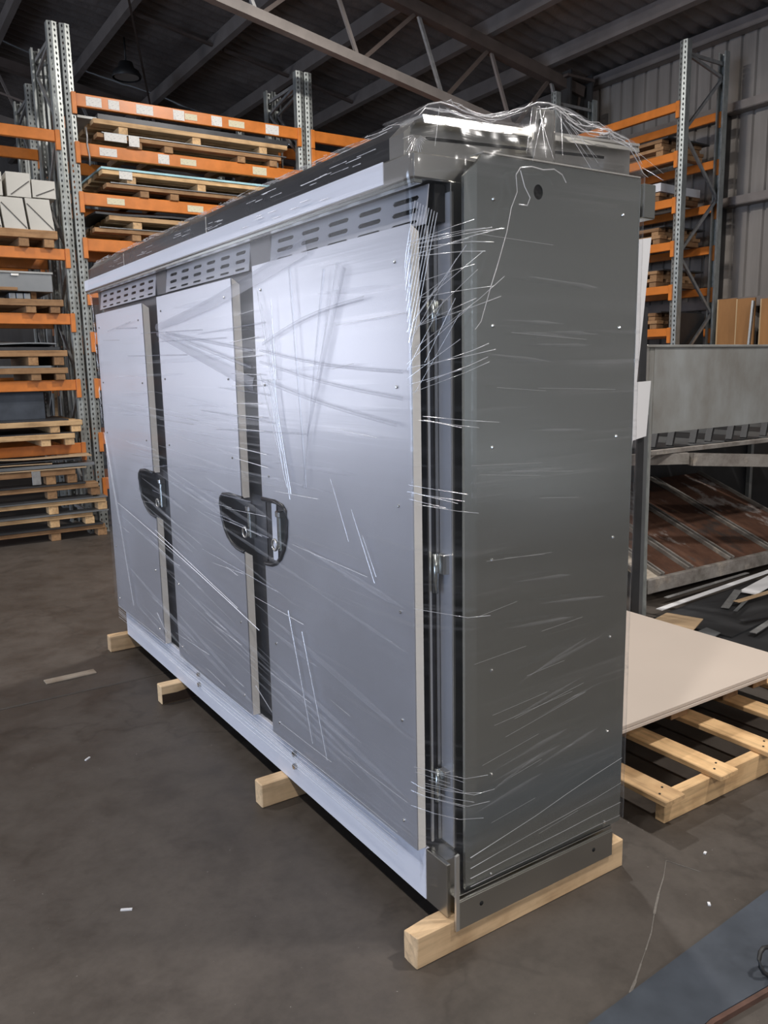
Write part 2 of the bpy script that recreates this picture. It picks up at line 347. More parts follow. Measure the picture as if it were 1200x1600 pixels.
# right wall (x = 7.4): steel frame behind, profiled sheets seen from inside
wr = box('wall_right', (X1 + 0.05, Y0, 0), (X1 + 0.09, Y1, 5.45), M['columnpaint'], None, 0); wr['kind'] = 'structure'
me = sheet_mesh(0.75, 5.36, 0.1875, 0.03, 0.028, lambda u, d, z: (d, u, z)); me.materials.append(M['clad'])
for k in range(40): link('wall_sheet', me, None, wr, (X1, Y0 + 0.75 * k, 0))
for z0, z1 in ((5.17, 5.30), (4.35, 4.45), (3.35, 3.45), (2.23, 2.34), (1.1, 1.2)):
    g = box('girt', (X1 - 0.14, Y0, z0), (X1 - 0.004, Y1, z0 + 0.014), M['purlin'], wr, 0)
    g2 = box('girt', (X1 - 0.14, Y0, z0), (X1 - 0.128, Y1, z1), M['purlin'], wr, 0)
for y in (4.42, 3.1, 1.6, -1.4):
    box('stud', (X1 - 0.125, y - 0.045, 0), (X1 - 0.01, y, 4.35), M['columnpaint'], wr, 0)
    box('stud_lip', (X1 - 0.127, y, 0), (X1 - 0.115, y + 0.02, 4.35), M['purlin'], wr, 0)
def rollerwall(name, axis, const, a0, a1, d0, d1, dh, top):
    """plain wall with one big open doorway between d0 and d1 up to dh"""
    o = None
    segs = [(a0, d0, 0, top), (d1, a1, 0, top), (d0, d1, dh, top)]
    for s0, s1, z0, z1 in segs:
        if s1 - s0 < 0.01: continue
        lo, hi = ((const - 0.05, s0, z0), (const + 0.05, s1, z1)) if axis == 'x' else ((s0, const - 0.05, z0), (s1, const + 0.05, z1))
        if o is None: o = box(name, lo, hi, M['clad'], None, 0); o['kind'] = 'structure'
        else: box('wall_segment', lo, hi, M['clad'], o, 0)
rollerwall('wall_left', 'x', X0, Y0, Y1, -4.1, 3.5, 4.7, 5.4)  # doorway opened for the added side fill light
rollerwall('wall_rear', 'y', Y0, X0, X1, 0.4, 6.0, 4.1, 5.4)  # doorway opened for the added rear fill light
rollerwall('wall_back', 'y', Y1, X0, X1, -12.7, -7.1, 4.75, 5.4)
for yy in (Y0 - 0.02, Y1 + 0.02):       # gables
    prism('trim_gable', [(X0, 5.35), (X1, 5.35), (RIDGE, roofz(RIDGE) + 0.05)], lambda u, v, d: (u, d, v), yy - 0.03, yy + 0.03, M['clad'])['kind'] = 'structure'

# roof: foil-lined profiled sheets sagging between purlins, one piece per bay
PURL = [2.13, 3.30, 4.42, 5.47, 6.45]; d_ = 1.12
purl = PURL + [PURL[0] - d_ * k for k in range(1, 5)]; purl.sort()
purl_left = [2 * RIDGE - x for x in purl if 2 * RIDGE - x > X0]
ceiling = box('ceiling', (X0, Y0, 7.6), (X1, Y1, 7.66), M['columnpaint'], None, 0); ceiling['kind'] = 'structure'
def roofgrid(xa, xb, ya, yb):
    nx = 14; ny = int((yb - ya) / 0.045); vs = []; fs = []
    for j in range(ny + 1):
        y = ya + (yb - ya) * j / ny
        for i in range(nx + 1):
            x = xa + (xb - xa) * i / nx; t = i / nx
            rib = 0.030 if j % 4 < 2 else 0.0
            sag = 0.035 * math.sin(math.pi * t) * (0.55 + 0.5 * noise.noise(Vector((xa * 3, y * 0.9, 0.3))))
            wr_ = 0.020 * noise.noise(Vector((x * 2.3, y * 5.0, 1.7))) + 0.012 * noise.noise(Vector((x * 7, y * 6, 4.2)))
            vs.append((x, y, roofz(x) - sag - rib + wr_))
    for j in range(ny):
        for i in range(nx):
            a = j * (nx + 1) + i; fs.append((a, a + 1, a + nx + 2, a + nx + 1))
    return mesh_from('roof_sheet', vs, fs, True)
edges_x = [RIDGE] + [p for p in purl if p > RIDGE] + [X1]
for a, b in zip(edges_x[:-1], edges_x[1:]):
    if b < -0.3: continue
    for ya, yb in ((1.0, 6.4), (6.4, 12.1), (12.1, 18.0)):
        link('roof_sheet', roofgrid(a, b, ya, yb), M['foil'], ceiling, (0, 0, 0))
def flatroof(xa, xb, ya, yb):
    vs = [(xa, ya, roofz(xa)), (xb, ya, roofz(xb)), (xb, yb, roofz(xb)), (xa, yb, roofz(xa))]
    link('roof_sheet', mesh_from('roof_sheet', vs, [(0, 1, 2, 3)]), M['foil'], ceiling, (0, 0, 0))
flatroof(X0, RIDGE, Y0, Y1); flatroof(RIDGE, min(b for a, b in zip(edges_x[:-1], edges_x[1:]) if b >= -0.3) - 1.12 if False else -0.3, 1.0, Y1) if False else None
flatroof(RIDGE, X1, Y0, 1.0)
xs_cut = [a for a, b in zip(edges_x[:-1], edges_x[1:]) if b >= -0.3][0]
if xs_cut > RIDGE: flatroof(RIDGE, xs_cut, 1.0, Y1)
for x in purl + purl_left:
    z = roofz(x); s = 1 if x > RIDGE else -1
    pv = [(x, z - 0.045), (x + 0.012, z - 0.045), (x + 0.012, z - 0.20), (x + 0.075, z - 0.215), (x + 0.075, z - 0.23), (x, z - 0.215)]
    prism('purlin', pv, lambda u, v, d: (u, d, v), Y0, Y1, M['purlin'], ceiling)
# roof trusses
def zt(x): return roofz(x) - 0.36
def truss(y):
    t = bpy.data.objects.new('trim_truss', None); COL.objects.link(t); t.location = (RIDGE, y, 6.0); t['kind'] = 'structure'
    for xa, xb in ((RIDGE, 7.0), (2 * RIDGE - 7.0, RIDGE)):
        bar('top_chord', (xa, y, zt(xa)), (xb, y, zt(xb)), 0.13, 0.13, M['truss'], t)
        bar('bottom_chord', (xa, y, zt(xa) - 0.79), (xb, y, zt(xb) - 0.79), 0.10, 0.10, M['trusslo'], t)
    pts = [-0.15, 1.0, 2.13, 3.30, 4.42, 5.47, 6.45]
    for k, x in enumerate(pts):
        for sgn in (1, -1):
            xx = x if sgn > 0 else 2 * RIDGE - x
            nx_ = (pts[k + 1] if k + 1 < len(pts) else 7.0); nx2 = nx_ if sgn > 0 else 2 * RIDGE - nx_
            bar('web', (xx + 0.02 * sgn, y, zt(xx) - 0.05), (xx + (0.34) * sgn, y, zt(xx + 0.34 * sgn) - 0.76), 0.035, 0.035, M['galv'] if k % 2 == 0 else M['purlin'], t)
            bar('web', (xx + 0.40 * sgn, y, zt(xx + 0.4 * sgn) - 0.76), (nx2 - 0.04 * sgn, y, zt(nx2) - 0.06), 0.04, 0.04, M['truss'], t)
    return t
for y in (0.6, 6.3, 12.05): truss(y)
for y in (0.6, 6.3, 12.05):
    c = bpy.data.objects.new('trim_column', None); COL.objects.link(c); c.location = (6.9, y, 0); c['kind'] = 'structure'
    box('flange', (6.68, y - 0.13, 0), (6.705, y + 0.13, 5.25), M['columnpaint'], c, 0)
    box('flange', (7.06, y - 0.13, 0), (7.085, y + 0.13, 5.25), M['columnpaint'], c, 0)
    box('column_web', (6.705, y - 0.01, 0), (7.06, y + 0.01, 5.25), M['columnpaint'], c, 0)
    box('cap_plate', (6.62, y - 0.14, 5.16), (7.1, y + 0.14, 5.19), M['truss'], c, 0)
# long tie rods / wind braces under the roof
tb = bpy.data.objects.new('trim_bracing', None); COL.objects.link(tb); tb['kind'] = 'structure'; tb.location = (0, 9, 6)
for p, q in (((1.1, 6.4, 5.95), (3.3, 12.0, 5.7)), ((-2.2, 11.8, 6.4), (0.9, 9.6, 4.9))):
    bar('tie_rod', p, q, 0.025, 0.025, M['truss'], tb)
for x, y in ((2.75, 9.4), (4.0, 9.4), (5.1, 9.4)):
    bar('purlin_bridging', (x - 0.55, y, roofz(x - 0.55) - 0.16), (x + 0.55, y, roofz(x + 0.55) - 0.16), 0.05, 0.03, M['truss'], tb)

# ------------------------------------------------------------------ high-bay lamps
def highbay(x, y, label, lit):
    z = roofz(x) - 0.62; t = thing('highbay_lamp', label, 'lamp', (x, y, z), None)
    prof = [(0.19, 0.0), (0.20, 0.03), (0.17, 0.09), (0.11, 0.13), (0.09, 0.20), (0.03, 0.22)]
    n = 20; vs = []; fs = []
    for r_, h in prof: vs += [(r_ * math.cos(2 * math.pi * k / n), r_ * math.sin(2 * math.pi * k / n), h) for k in range(n)]
    for i in range(len(prof) - 1):
        for k in range(n): fs.append((i * n + k, i * n + (k + 1) % n, (i + 1) * n + (k + 1) % n, (i + 1) * n + k))
    link('lamp_housing', mesh_from('lamp_housing', vs, fs, True), M['black'], t, (x, y, z))
    vs = [(0.165 * math.cos(2 * math.pi * k / n), 0.165 * math.sin(2 * math.pi * k / n), 0.012) for k in range(n)]
    link('lens', mesh_from('lens', vs, [tuple(range(n))]), M['lenson'] if lit else M['lens'], t, (x, y, z))
    tube('hook_rod', [(x, y, z + 0.2), (x, y, roofz(x) - 0.1)], 0.012, M['black'], t)
    if lit: area('lamp_light', (x, y, z - 0.01), (0.34, 0.34), (0, 0, 0), LAMP_POWER, (1.0, 0.955, 0.90), 'DISK')
for k, (x, y) in enumerate(LAMPS):
    highbay(x, y, 'lit black high-bay lamp hanging from the roof ' + ('over the beige board side', 'over the middle rack aisle', 'behind the photographer on the door side', 'over the open floor left of the cabinet', 'unseen behind the photographer, added to light the end panel', 'unseen at the left behind the photographer, added as fill')[k], True)
highbay(2.40, 10.3, 'unlit round black high-bay lamp hanging from the dark roof above the left racks', False)

# ------------------------------------------------------------------ pallet racks
def upright_mesh(h):
    """open perforated post: front face in local x (width .09), facing -y, two columns of slanted slots"""
    key = ('upright', h)
    if key in CACHE: return CACHE[key]
    vs = []; fs = []; W = 0.045; p = 0.05; n = int(h / p)
    for k in range(n):
        z0 = k * p
        for s in (-1, 1):
            # panel half: from centre ridge (y -.006) to edge (y 0)
            xa, xb = (0.0, s * W); b = len(vs)
            def P(t, z): return (xa + (xb - xa) * t, -0.010 * (1 - t), z)
            vs += [P(0, z0), P(1, z0), P(1, z0 + p), P(0, z0 + p)]
            vs += [P(0.34, z0 + 0.019), P(0.60, z0 + 0.008), P(0.70, z0 + 0.030), P(0.42, z0 + 0.042)]
            vs += [(v[0], v[1] + 0.006, v[2]) for v in vs[b + 4:b + 8]]
            q = [(b, b + 1, b + 5, b + 4), (b + 1, b + 2, b + 6, b + 5), (b + 2, b + 3, b + 7, b + 6), (b + 3, b, b + 4, b + 7)]
            q += [(b + 4 + i, b + 4 + (i + 1) % 4, b + 8 + (i + 1) % 4, b + 8 + i) for i in range(4)]
            fs += q if s > 0 else [tuple(reversed(f)) for f in q]
    H = n * p
    for s in (-1, 1):   # sides and return lips
        b = len(vs); x = s * W
        vs += [(x, 0, 0), (x, 0.075, 0), (x, 0.075, H), (x, 0, H), (x * 0.55, 0.075, 0), (x * 0.55, 0.075, H)]
        q = [(b, b + 1, b + 2, b + 3), (b + 1, b + 4, b + 5, b + 2)]
        fs += q if s > 0 else [tuple(reversed(f)) for f in q]
    me = mesh_from('upright', vs, fs); me.materials.append(M['upright']); CACHE[key] = me
    return me
def rack(name_label, cat, org, along, L, D, levels, h, group=None, beam_h=0.12, labels=(), bm_d=0.05, ends=(True, True)):
    """along 'x': length +x, depth +y, front faces -y.  along 'y': length +y, depth +x, front faces -x"""
    t = thing('pallet_rack', name_label, cat, org, group)
    def P(u, v, z): return (org[0] + u, org[1] + v, z) if along == 'x' else (org[0] + v, org[1] + u, z)
    um = upright_mesh(h)
    def up(u, back):
        v = D if back else 0.0
        o = link('upright', um, None, t, P(u, v, 0))
        rz = math.pi if back else 0
        if along == 'y': rz = -math.pi / 2 + (math.pi if back else 0)
        o.rotation_euler = (0, 0, rz)
        c = P(u, v, 0); box('foot_plate', (c[0] - 0.044, c[1] - 0.044, 0.0), (c[0] + 0.044, c[1] + 0.044, 0.008), M['galv'], t, 0)
    us = [u for u, f in ((0.045, ends[0]), (L - 0.045, ends[1])) if f]
    for u in us:
        up(u, False); up(u, True)
        z = 0.3; k = 0
        while z < h - 0.25:
            z2 = min(z + 0.62, h - 0.12)
            a, b = (0.05, D - 0.05) if k % 2 == 0 else (D - 0.05, 0.05)
            bar('frame_brace', P(u, a, z), P(u, b, z2), 0.025, 0.03, M['galv'], t); k += 1; z = z2
        for zz in (0.2, h - 0.12): bar('frame_brace', P(u, 0.05, zz), P(u, D - 0.05, zz), 0.025, 0.035, M['galv'], t)
    for li, (zt_, lab) in enumerate(levels):
        for v, s in ((-0.012, 1), (D + 0.012, -1)):
            v0, v1 = (v, v + bm_d) if s > 0 else (v - bm_d, v)
            bmn = box('beam', P(0.095, v0, zt_ - beam_h), P(L - 0.095, v1, zt_), M['orange'], t, 0.005)
            for u0, u1, f in ((0.055, 0.098, ends[0]), (L - 0.098, L - 0.055, ends[1])):
                vv = (v - 0.014, v + 0.03) if s > 0 else (v - 0.03, v + 0.014)
                box('beam_connector', P(u0, vv[0], zt_ - beam_h - 0.075), P(u1, vv[1], zt_ + 0.004), M['orange'], bmn, 0.003)
            if s > 0:
                for (x0, x1, hh, yellow) in lab:
                    zc = zt_ - beam_h * 0.52
                    box('price_label', P(x0 - (org[0] if along == 'x' else org[1]), v0 - 0.003, zc - hh / 2), P(x1 - (org[0] if along == 'x' else org[1]), v0 - 0.0005, zc + hh / 2),
                        M['paperY'] if yellow else M['paper'], bmn, 0)
    return t
LV = [4.297, 3.848, 3.387, 2.953, 2.50, 2.04, 1.578, 1.03, 0.56]
LABS = {0: [(0.95, 1.098, .085, 0), (1.163, 1.27, .085, 0), (1.438, 1.609, .085, 0), (1.818, 1.936, .095, 0), (1.942, 2.074, .06, 1), (2.232, 2.349, .095, 0), (2.425, 2.606, .065, 1), (2.857, 3.016, .095, 0)],
        1: [(1.044, 1.214, .075, 0), (1.631, 1.747, .09, 0), (1.866, 2.037, .06, 1), (2.681, 2.846, .08, 1)],
        2: [(1.082, 1.256, .06, 1), (1.914, 2.087, .065, 1)]}
LEFTLV = [3.93, 2.835, 2.22, 1.575, 0.94]
rack('tall orange-beamed pallet rack bay left of the double upright, stacked with white cartons', 'rack', (-1.95, 7.0, 0), 'x', 2.685, 0.84, [(z, []) for z in LEFTLV], 4.9, beam_h=0.105)
rack('orange pallet rack bay right behind the cabinet top, beams covered in paper labels', 'rack', (0.76, 7.0, 0), 'x', 2.59, 0.84, [(z, LABS.get(k, [])) for k, z in enumerate(LV)], 4.9)
rack('orange pallet rack bay rising above the cabinet roof, nearly empty top beam without labels', 'rack', (3.365, 7.0, 0), 'x', 2.59, 0.84, [(4.297, []), (4.09, []), (2.953, []), (2.04, [])], 4.9)
rack('dark rear rack row behind the white carton bay, second line back', 'rack', (-1.78, 8.9, 0), 'x', 2.66, 0.8, [(3.0, []), (1.6, [])], 4.9)
rack('dark rear rack row behind the labelled orange bay, second line back', 'rack', (0.885, 8.9, 0), 'x', 2.59, 0.8, [(3.9, []), (2.0, [])], 4.75)
rack('far rear rack with bare uprights under the roof, third line back', 'rack', (2.45, 12.6, 0), 'x', 2.6, 0.8, [(3.4, []), (2.0, [])], 5.15)
RLV = [4.314, 3.822, 3.357, 2.91, 2.455, 2.0, 1.5]
rack('orange pallet rack standing along the grey cladding wall at the right', 'rack', (6.31, 4.18, 0), 'y', 1.95, 0.72, [(z, []) for z in RLV], 4.9, beam_h=0.088)

# ------------------------------------------------------------------ pallets and what lies on them
def pallet(label, P, u0, u1, v0, v1, z, group, wood='pine', hb=0.075, th=0.04, nb=(0.12, 0.5, 0.88), nv=5, along='x', bw=0.09, gname='pallet'):
    a = P(u0, v0, z); b = P(u1, v1, z)
    t = thing('pallet', label, 'pallet', ((a[0] + b[0]) / 2, (a[1] + b[1]) / 2, z), group)
    ku, kv = ('x', 'y') if along == 'x' else ('y', 'x')
    L = u1 - u0
    for f in nb:
        c = u0 + L * f; box('bearer', P(c - bw / 2, v0 + 0.01, z), P(c + bw / 2, v1 - 0.01, z + hb), M[wood + '_' + kv], t, 0.003)
    sw = (v1 - v0) / (nv * 1.45)
    for k in range(nv):
        c = v0 + sw / 2 + (v1 - v0 - sw) * k / (nv - 1)
        box('slat', P(u0 + random.uniform(0, .012), c - sw / 2, z + hb), P(u1 - random.uniform(0, .012), c + sw / 2, z + hb + th), M[wood + '_' + ku], t, 0.003)
    return t, z + hb + th
def sheet(label, P, u0, u1, v0, v1, z, th, mat, group=None, cat='sheet', name='steel_sheet', rot=0.0, warp=0.0):
    a = P(u0, v0, z); b = P(u1, v1, z + th)
    nx, ny = 8, 4; c = Vector(((a[0] + b[0]) / 2, (a[1] + b[1]) / 2, z)); dx = abs(b[0] - a[0]); dy = abs(b[1] - a[1]); vs = []; fs = []
    sd = random.uniform(0, 99)
    for lay in (0, 1):
        for j in range(ny + 1):
            for i in range(nx + 1):
                x = (i / nx - .5) * dx; y = (j / ny - .5) * dy
                wv = warp * max(0.0, noise.noise(Vector((x * 1.3 + sd, y * 1.3, sd))) + 0.25) if warp else 0.0
                vs.append((x, y, wv + lay * th))
    N = (nx + 1) * (ny + 1)
    for j in range(ny):
        for i in range(nx):
            q = j * (nx + 1) + i; fs.append((q, q + nx + 1, q + nx + 2, q + 1)); fs.append((N + q, N + q + 1, N + q + nx + 2, N + q + nx + 1))
    for i in range(nx):
        q = i; fs.append((q, q + 1, N + q + 1, N + q)); q = ny * (nx + 1) + i; fs.append((q + 1, q, N + q, N + q + 1))
    for j in range(ny):
        q = j * (nx + 1); fs.append((q + nx + 1, q, N + q, N + q + nx + 1)); q += nx; fs.append((q, q + nx + 1, N + q + nx + 1, N + q))
    o = link(name, mesh_from(name, vs, fs), mat, None, c); o.rotation_euler = (0, 0, rot)
    return tagp(o, label, cat, group)
PX = lambda u, v, z: (u, v, z)
PY = lambda u, v, z: (v, u, z)

# left bay
GA = 'pallets in the carton rack bay'
pallet('pallet under the white cartons on the upper left beam', PX, -0.62, 0.572, 6.93, 7.95, 2.835, GA, 'oldwood', 0.08, 0.075, (0.12, 0.74, 0.93))
def carton(x0, x1, z0, z1, label, lean=0.0, flip=False):
    t = thing('carton', label, 'carton', ((x0 + x1) / 2, 7.25, z0), 'white cartons on the left rack')
    prism('carton_body', [(x0, z0), (x1, z0), (x1 - lean, z1), (x0 - lean, z1)], lambda u, v, d: (u, d, v), 6.955, 7.7, M['whitecard'], t, ((x0 + x1) / 2, 7.25, z0))
    a, b = ((x0 - lean * .8 + 0.008, z1 - .05), (x1 - 0.01, z0 + .01)) if not flip else ((x0 + .03, z0 + .015), (x1 - .01, z1 - 0.07))
    bar('end_fold', (a[0], 6.953, a[1]), (b[0], 6.953, b[1]), 0.006, 0.009, M['crease'], t)
carton(0.108, 0.312, 2.992, 3.272, 'white carton in lower row with a diagonal end fold, second from the post', 0.028)
carton(0.335, 0.553, 2.992, 3.278, 'white carton in lower row with a diagonal end fold, nearest the post', 0.030)
carton(-0.11, 0.085, 2.992, 3.27, 'white carton in lower row cut by the photo edge', 0.028)
carton(0.158, 0.366, 3.283, 3.50, 'tall white carton in the upper row, rising fold line, middle one', 0.0, True)
carton(0.380, 0.588, 3.290, 3.45, 'shorter white carton in the upper row nearest the post', 0.0, True)
carton(-0.06, 0.118, 3.283, 3.49, 'white carton in the upper row at the photo edge', 0.0, True)
sh = sheet('shiny wrapped sheet bundle behind the upper cartons catching a bright glint', PX, 0.1, 0.62, 7.72, 7.95, 2.99, 0.55, M['greysheet'], None, 'bundle', 'wrapped_bundle')
pallet('pallet on the middle left beam below the grey metal tray', PX, -0.62, 0.576, 6.93, 7.95, 2.22, GA, 'oldwood', 0.065, 0.062, (0.12, 0.745, 0.93))
for k, (x0, x1) in enumerate(((0.095, 0.155), (0.16, 0.222), (0.227, 0.288))):
    tagp(box('grey_block', (x0, 7.0, 2.349), (x1, 7.3, 2.408), M['greysheet'], None, 0.006), 'small grey block in a row of three under the metal tray, ' + ('left one', 'middle one', 'right one')[k], 'block', 'grey blocks under the tray')
t = thing('metal_tray', 'long grey metal tray box with open latch on the left rack', 'tray', (0.0, 7.3, 2.43))
box('tray_body', (-0.7, 6.97, 2.42), (0.492, 7.7, 2.60), M['greysheet'], t, 0.004); box('tray_rim', (-0.7, 6.955, 2.585), (0.50, 7.71, 2.606), M['galvplate'], t, 0.003)
box('latch', (0.12, 6.948, 2.56), (0.19, 6.957, 2.582), M['steelbright'], t, 0.002)
for k, x in enumerate((-0.18, 0.30)): box('tray_support', (x, 7.05, 2.349), (x + 0.05, 7.6, 2.42), M['oldwood_y'], t, 0)
tagp(box('timber_offcut', (-0.3, 6.945, 2.425), (0.168, 6.968, 2.455), M['oldwood_x'], None, 0.003), 'narrow timber offcut lying against the grey metal tray front', 'timber')
pallet('lower pallet on the beam above the dark blue panel', PX, -0.62, 0.57, 6.93, 7.95, 1.575, GA, 'oldwood', 0.065, 0.055, (0.12, 0.74, 0.93))
sheet('thin grey sheet between the two pallets above the dark panel', PX, -0.6, 0.41, 6.95, 7.9, 1.697, 0.02, M['greysheet'])
pallet('upper of two pallets above the dark blue panel, warped sheets on top', PX, -0.62, 0.568, 6.93, 7.95, 1.72, GA, 'oldwood', 0.085, 0.058, (0.12, 0.73, 0.93))
sheet('flat dark sheet on the upper left pallet', PX, -0.6, 0.50, 6.94, 7.9, 1.865, 0.03, M['darksheet'])
sheet('warped pale-edged sheet lying over dark sheets on the left rack', PX, -0.55, 0.47, 6.93, 7.9, 1.90, 0.012, M['greysheet'], None, 'sheet', 'steel_sheet', 0, 0.12)
tagp(box('panel', (-0.9, 7.06, 1.1945), (0.335, 7.10, 1.465), M['bluegrey'], None, 0.003), 'dark blue panel standing on edge under the lowest left beams', 'panel')
for k, (x, hgt) in enumerate(((0.355, 0.27), (0.42, 0.29), (0.50, 0.25))):
    bar('upright_offcut', (x, 7.35, 1.20), (x + 0.03, 7.45, 1.19 + hgt + .02), 0.03, 0.006, M['cardsheet'] if k == 2 else M['greysheet'])
    tagp(COL.objects[-1] if False else bpy.data.objects['upright_offcut' if k == 0 else 'upright_offcut.%03d' % k], ('thin grey offcut strip beside the dark blue panel', 'second grey offcut strip beside the dark blue panel', 'brown board offcut strip beside the dark blue panel')[k], 'offcut', 'offcuts beside the dark panel')
pallet('pallet lying on the lowest left beam, pale front board', PX, -0.62, 0.55, 6.8, 7.9, 0.94, GA, 'pine', 0.065, 0.05, (0.12, 0.76, 0.95))
sheet('dark sheet sandwiched between the two pallets on the lowest left beam', PX, -0.6, 0.545, 6.82, 7.9, 1.055, 0.012, M['darksheet'])
pallet('pale pallet on top of the lowest left beam', PX, -0.62, 0.625, 6.8, 7.9, 1.067, GA, 'pine', 0.065, 0.05, (0.12, 0.79, 0.95))
sheet('dark warped sheets on the pale upper pallet of the left bay', PX, -0.6, 0.50, 6.82, 7.9, 1.182, 0.012, M['darksheet'])
# stack standing on the floor in front of the left bay
GF = 'stacked pallets on the floor at the left'
zf = 0.0
info = [('bottom pallet of the floor stack, touching the concrete', 0.772, 0.075, 0.045, 0.77, 'oldwood', [('darksheet', 0.74, 'dark sheets on the bottom pallet of the floor stack')]),
        ('second pallet up in the floor stack', 0.655, 0.075, 0.045, 0.81, 'pine', [('greysheet', 0.80, 'pale-edged long sheet on the second pallet of the floor stack')]),
        ('third pallet up in the floor stack under a grey sheet', 0.795, 0.08, 0.045, 0.80, 'pine', [('greysheet', 0.80, 'grey sheet with a bright edge on the third pallet of the floor stack'), ('darksheet', 0.66, 'dark sheet on top of the bright-edged grey sheet in the floor stack')]),
        ('fourth pallet up in the floor stack, reddish old boards', 0.735, 0.08, 0.05, 0.71, 'oldwood', [('darksheet', 0.60, 'dark offcut sheet lying on the reddish fourth pallet')]),
        ('topmost pallet of the floor stack with a metal corner bracket', 0.515, 0.085, 0.055, 0.62, 'oldwood', [])]
for lab, xr, hb, th, fb, wd, shs in info:
    t_, zf = pallet(lab, PX, -0.62, xr, 6.78, 7.0 - 0.08 if False else 6.95, zf, GF, wd, hb, th, (0.12, (fb - 0.14 * 0 - 0.0) * 0 + (0.28 + 0.62) / (xr + 0.62) if True else fb, 0.97), 2)
    for mt, xx, l2 in shs:
        sheet(l2, PX, -0.6, xx, 6.765, 6.95, zf, 0.012, M[mt]); zf += 0.014
box('corner_bracket', (0.105, 6.772, zf - 0.13), (0.185, 6.779, zf + 0.005), M['galv'], t_, 0.002)
zf += 0.002
for k, (x1, mt, th, wp, lb) in enumerate(((0.62, 'cardsheet', 0.012, 0.02, 'lowest crumpled brown card on the top of the floor stack'), (0.70, 'greysheet', 0.03, 0, 'long pale blue-grey sheet near the top of the floor stack'), (0.30, 'cardsheet', 0.01, 0.02, 'short torn brown card on the blue-grey sheet'),
        (0.58, 'darksheet', 0.012, 0.02, 'dark sheet over the torn brown card'), (0.68, 'cardsheet', 0.012, 0.05, 'curved brown card sheet on the very top of the floor stack'))):
    sheet(lb, PX, -0.6, x1, 6.77, 6.95, zf, th, M[mt], None, 'sheet', 'card_sheet' if mt == 'cardsheet' else 'steel_sheet', 0, wp); zf += th + wp * 0.35 + 0.003

# labelled bay: two pallets per level
GB = 'pallets in the labelled rack bay'
def level(z, uA, uB, namz, film=None, tags=()):
    t1, z1 = pallet('lower pallet on the ' + namz + ' of the labelled bay', PX, uA, 3.03, 6.96, 7.95, z, GB, 'oldwood', 0.065, 0.042, (0.20, 0.36, 0.76, 0.95))
    sheet('thin sheet between both pallets on the ' + namz, PX, uA + 0.05, 3.08, 6.95, 7.9, z1, 0.008, M['greysheet']); z1 += 0.009
    t2, z2 = pallet('upper pallet on the ' + namz + ' of the labelled bay', PX, uB, 3.10, 6.95, 7.95, z1, GB, 'pine', 0.07, 0.045, (0.14, 0.50, 0.86))
    for x0, x1, za, zb in tags:
        box('paper_tag', (x0, 6.947, za), (x1, 6.9495, zb), M['paper'], t1, 0)
    return z2
z = level(3.848, 1.02, 0.99, 'second beam', None, ((1.09, 1.31, 3.885, 3.955), (1.33, 1.435, 3.86, 3.962)))
sheet('black sheets stacked on the highest loaded pallet of the labelled bay', PX, 1.05, 3.12, 6.98, 7.9, z, 0.055, M['darksheet'])
sheet('light grey sheet end poking out left of the black sheets', PX, 0.86, 1.06, 7.0, 7.6, z, 0.022, M['galvplate'])
z = level(3.387, 1.07, 1.045, 'third beam', None, ((1.21, 1.34, 3.54, 3.62),))
sheet('pale blue film-covered sheet with a bright edge in the labelled bay', PX, 1.035, 3.05, 6.94, 7.9, z, 0.02, M['bluefilm'])
z = level(2.953, 0.93, 1.08, 'fourth beam')
sheet('dark sheets on the fourth beam load of the labelled bay', PX, 0.95, 3.0, 6.95, 7.9, z, 0.02, M['darksheet'], None, 'sheet', 'steel_sheet', 0, 0.03)
t_, z = pallet('single pallet on the fifth beam half hidden by the cabinet roof', PX, 0.92, 3.0, 6.95, 7.95, 2.50, GB, 'pine', 0.075, 0.045)
for zz, nm in ((2.04, 'sixth'), (1.578, 'seventh')):
    pallet('single pallet on the %s beam behind the cabinet doors' % nm, PX, 0.95, 3.0, 6.97, 7.95, zz, GB, 'oldwood', 0.075, 0.045)
# third bay contents
pallet('pallet behind the double uprights on the cabinet-top rack bay', PX, 3.6, 5.6, 6.97, 7.95, 2.953, None, 'oldwood')
# twisted twine hanging from labelled bay beam
tube('twine', [(0.93, 6.982, 3.99), (0.935, 6.981, 3.9), (0.93, 6.982, 3.84), (0.945, 6.981, 3.72), (0.94, 6.98, 3.64)], 0.008, M['galv'])
tagp(bpy.data.objects['twine'], 'twist of pale plastic twine hanging at the labelled rack beam end', 'twine')

# right wall rack contents
GR = 'pallets in the right wall rack'
nm = ['top', 'second', 'third', 'fourth', 'fifth', 'sixth']
for k, zz in enumerate(RLV[1:6]):
    n_ = nm[k + 1]
    t1, z1 = pallet('lower pallet on the %s beam of the right wall rack' % n_, PY, 4.42 + 0.03 * (k % 2), 6.03, 6.30, 7.0, zz, GR, 'oldwood', 0.055, 0.035, (0.04, 0.5, 0.95), 4, 'y')
    if k == 1:
        sheet('white wrapped bundle on the third beam of the right rack', PY, 4.44, 6.0, 6.30, 6.98, z1, 0.085, M['whitesheet'], None, 'bundle', 'wrapped_bundle', 0, 0.02); continue
    t2, z2 = pallet('upper pallet on the %s beam of the right wall rack' % n_, PY, 4.46, 6.02, 6.32, 7.0, z1, GR, 'oldwood', 0.05, 0.035, (0.04, 0.5, 0.95), 4, 'y')
    sheet('dark sheet lying on the %s beam load of the right rack' % n_, PY, 4.40, 6.0, 6.34, 7.05, z2, 0.015, M['darksheet'])
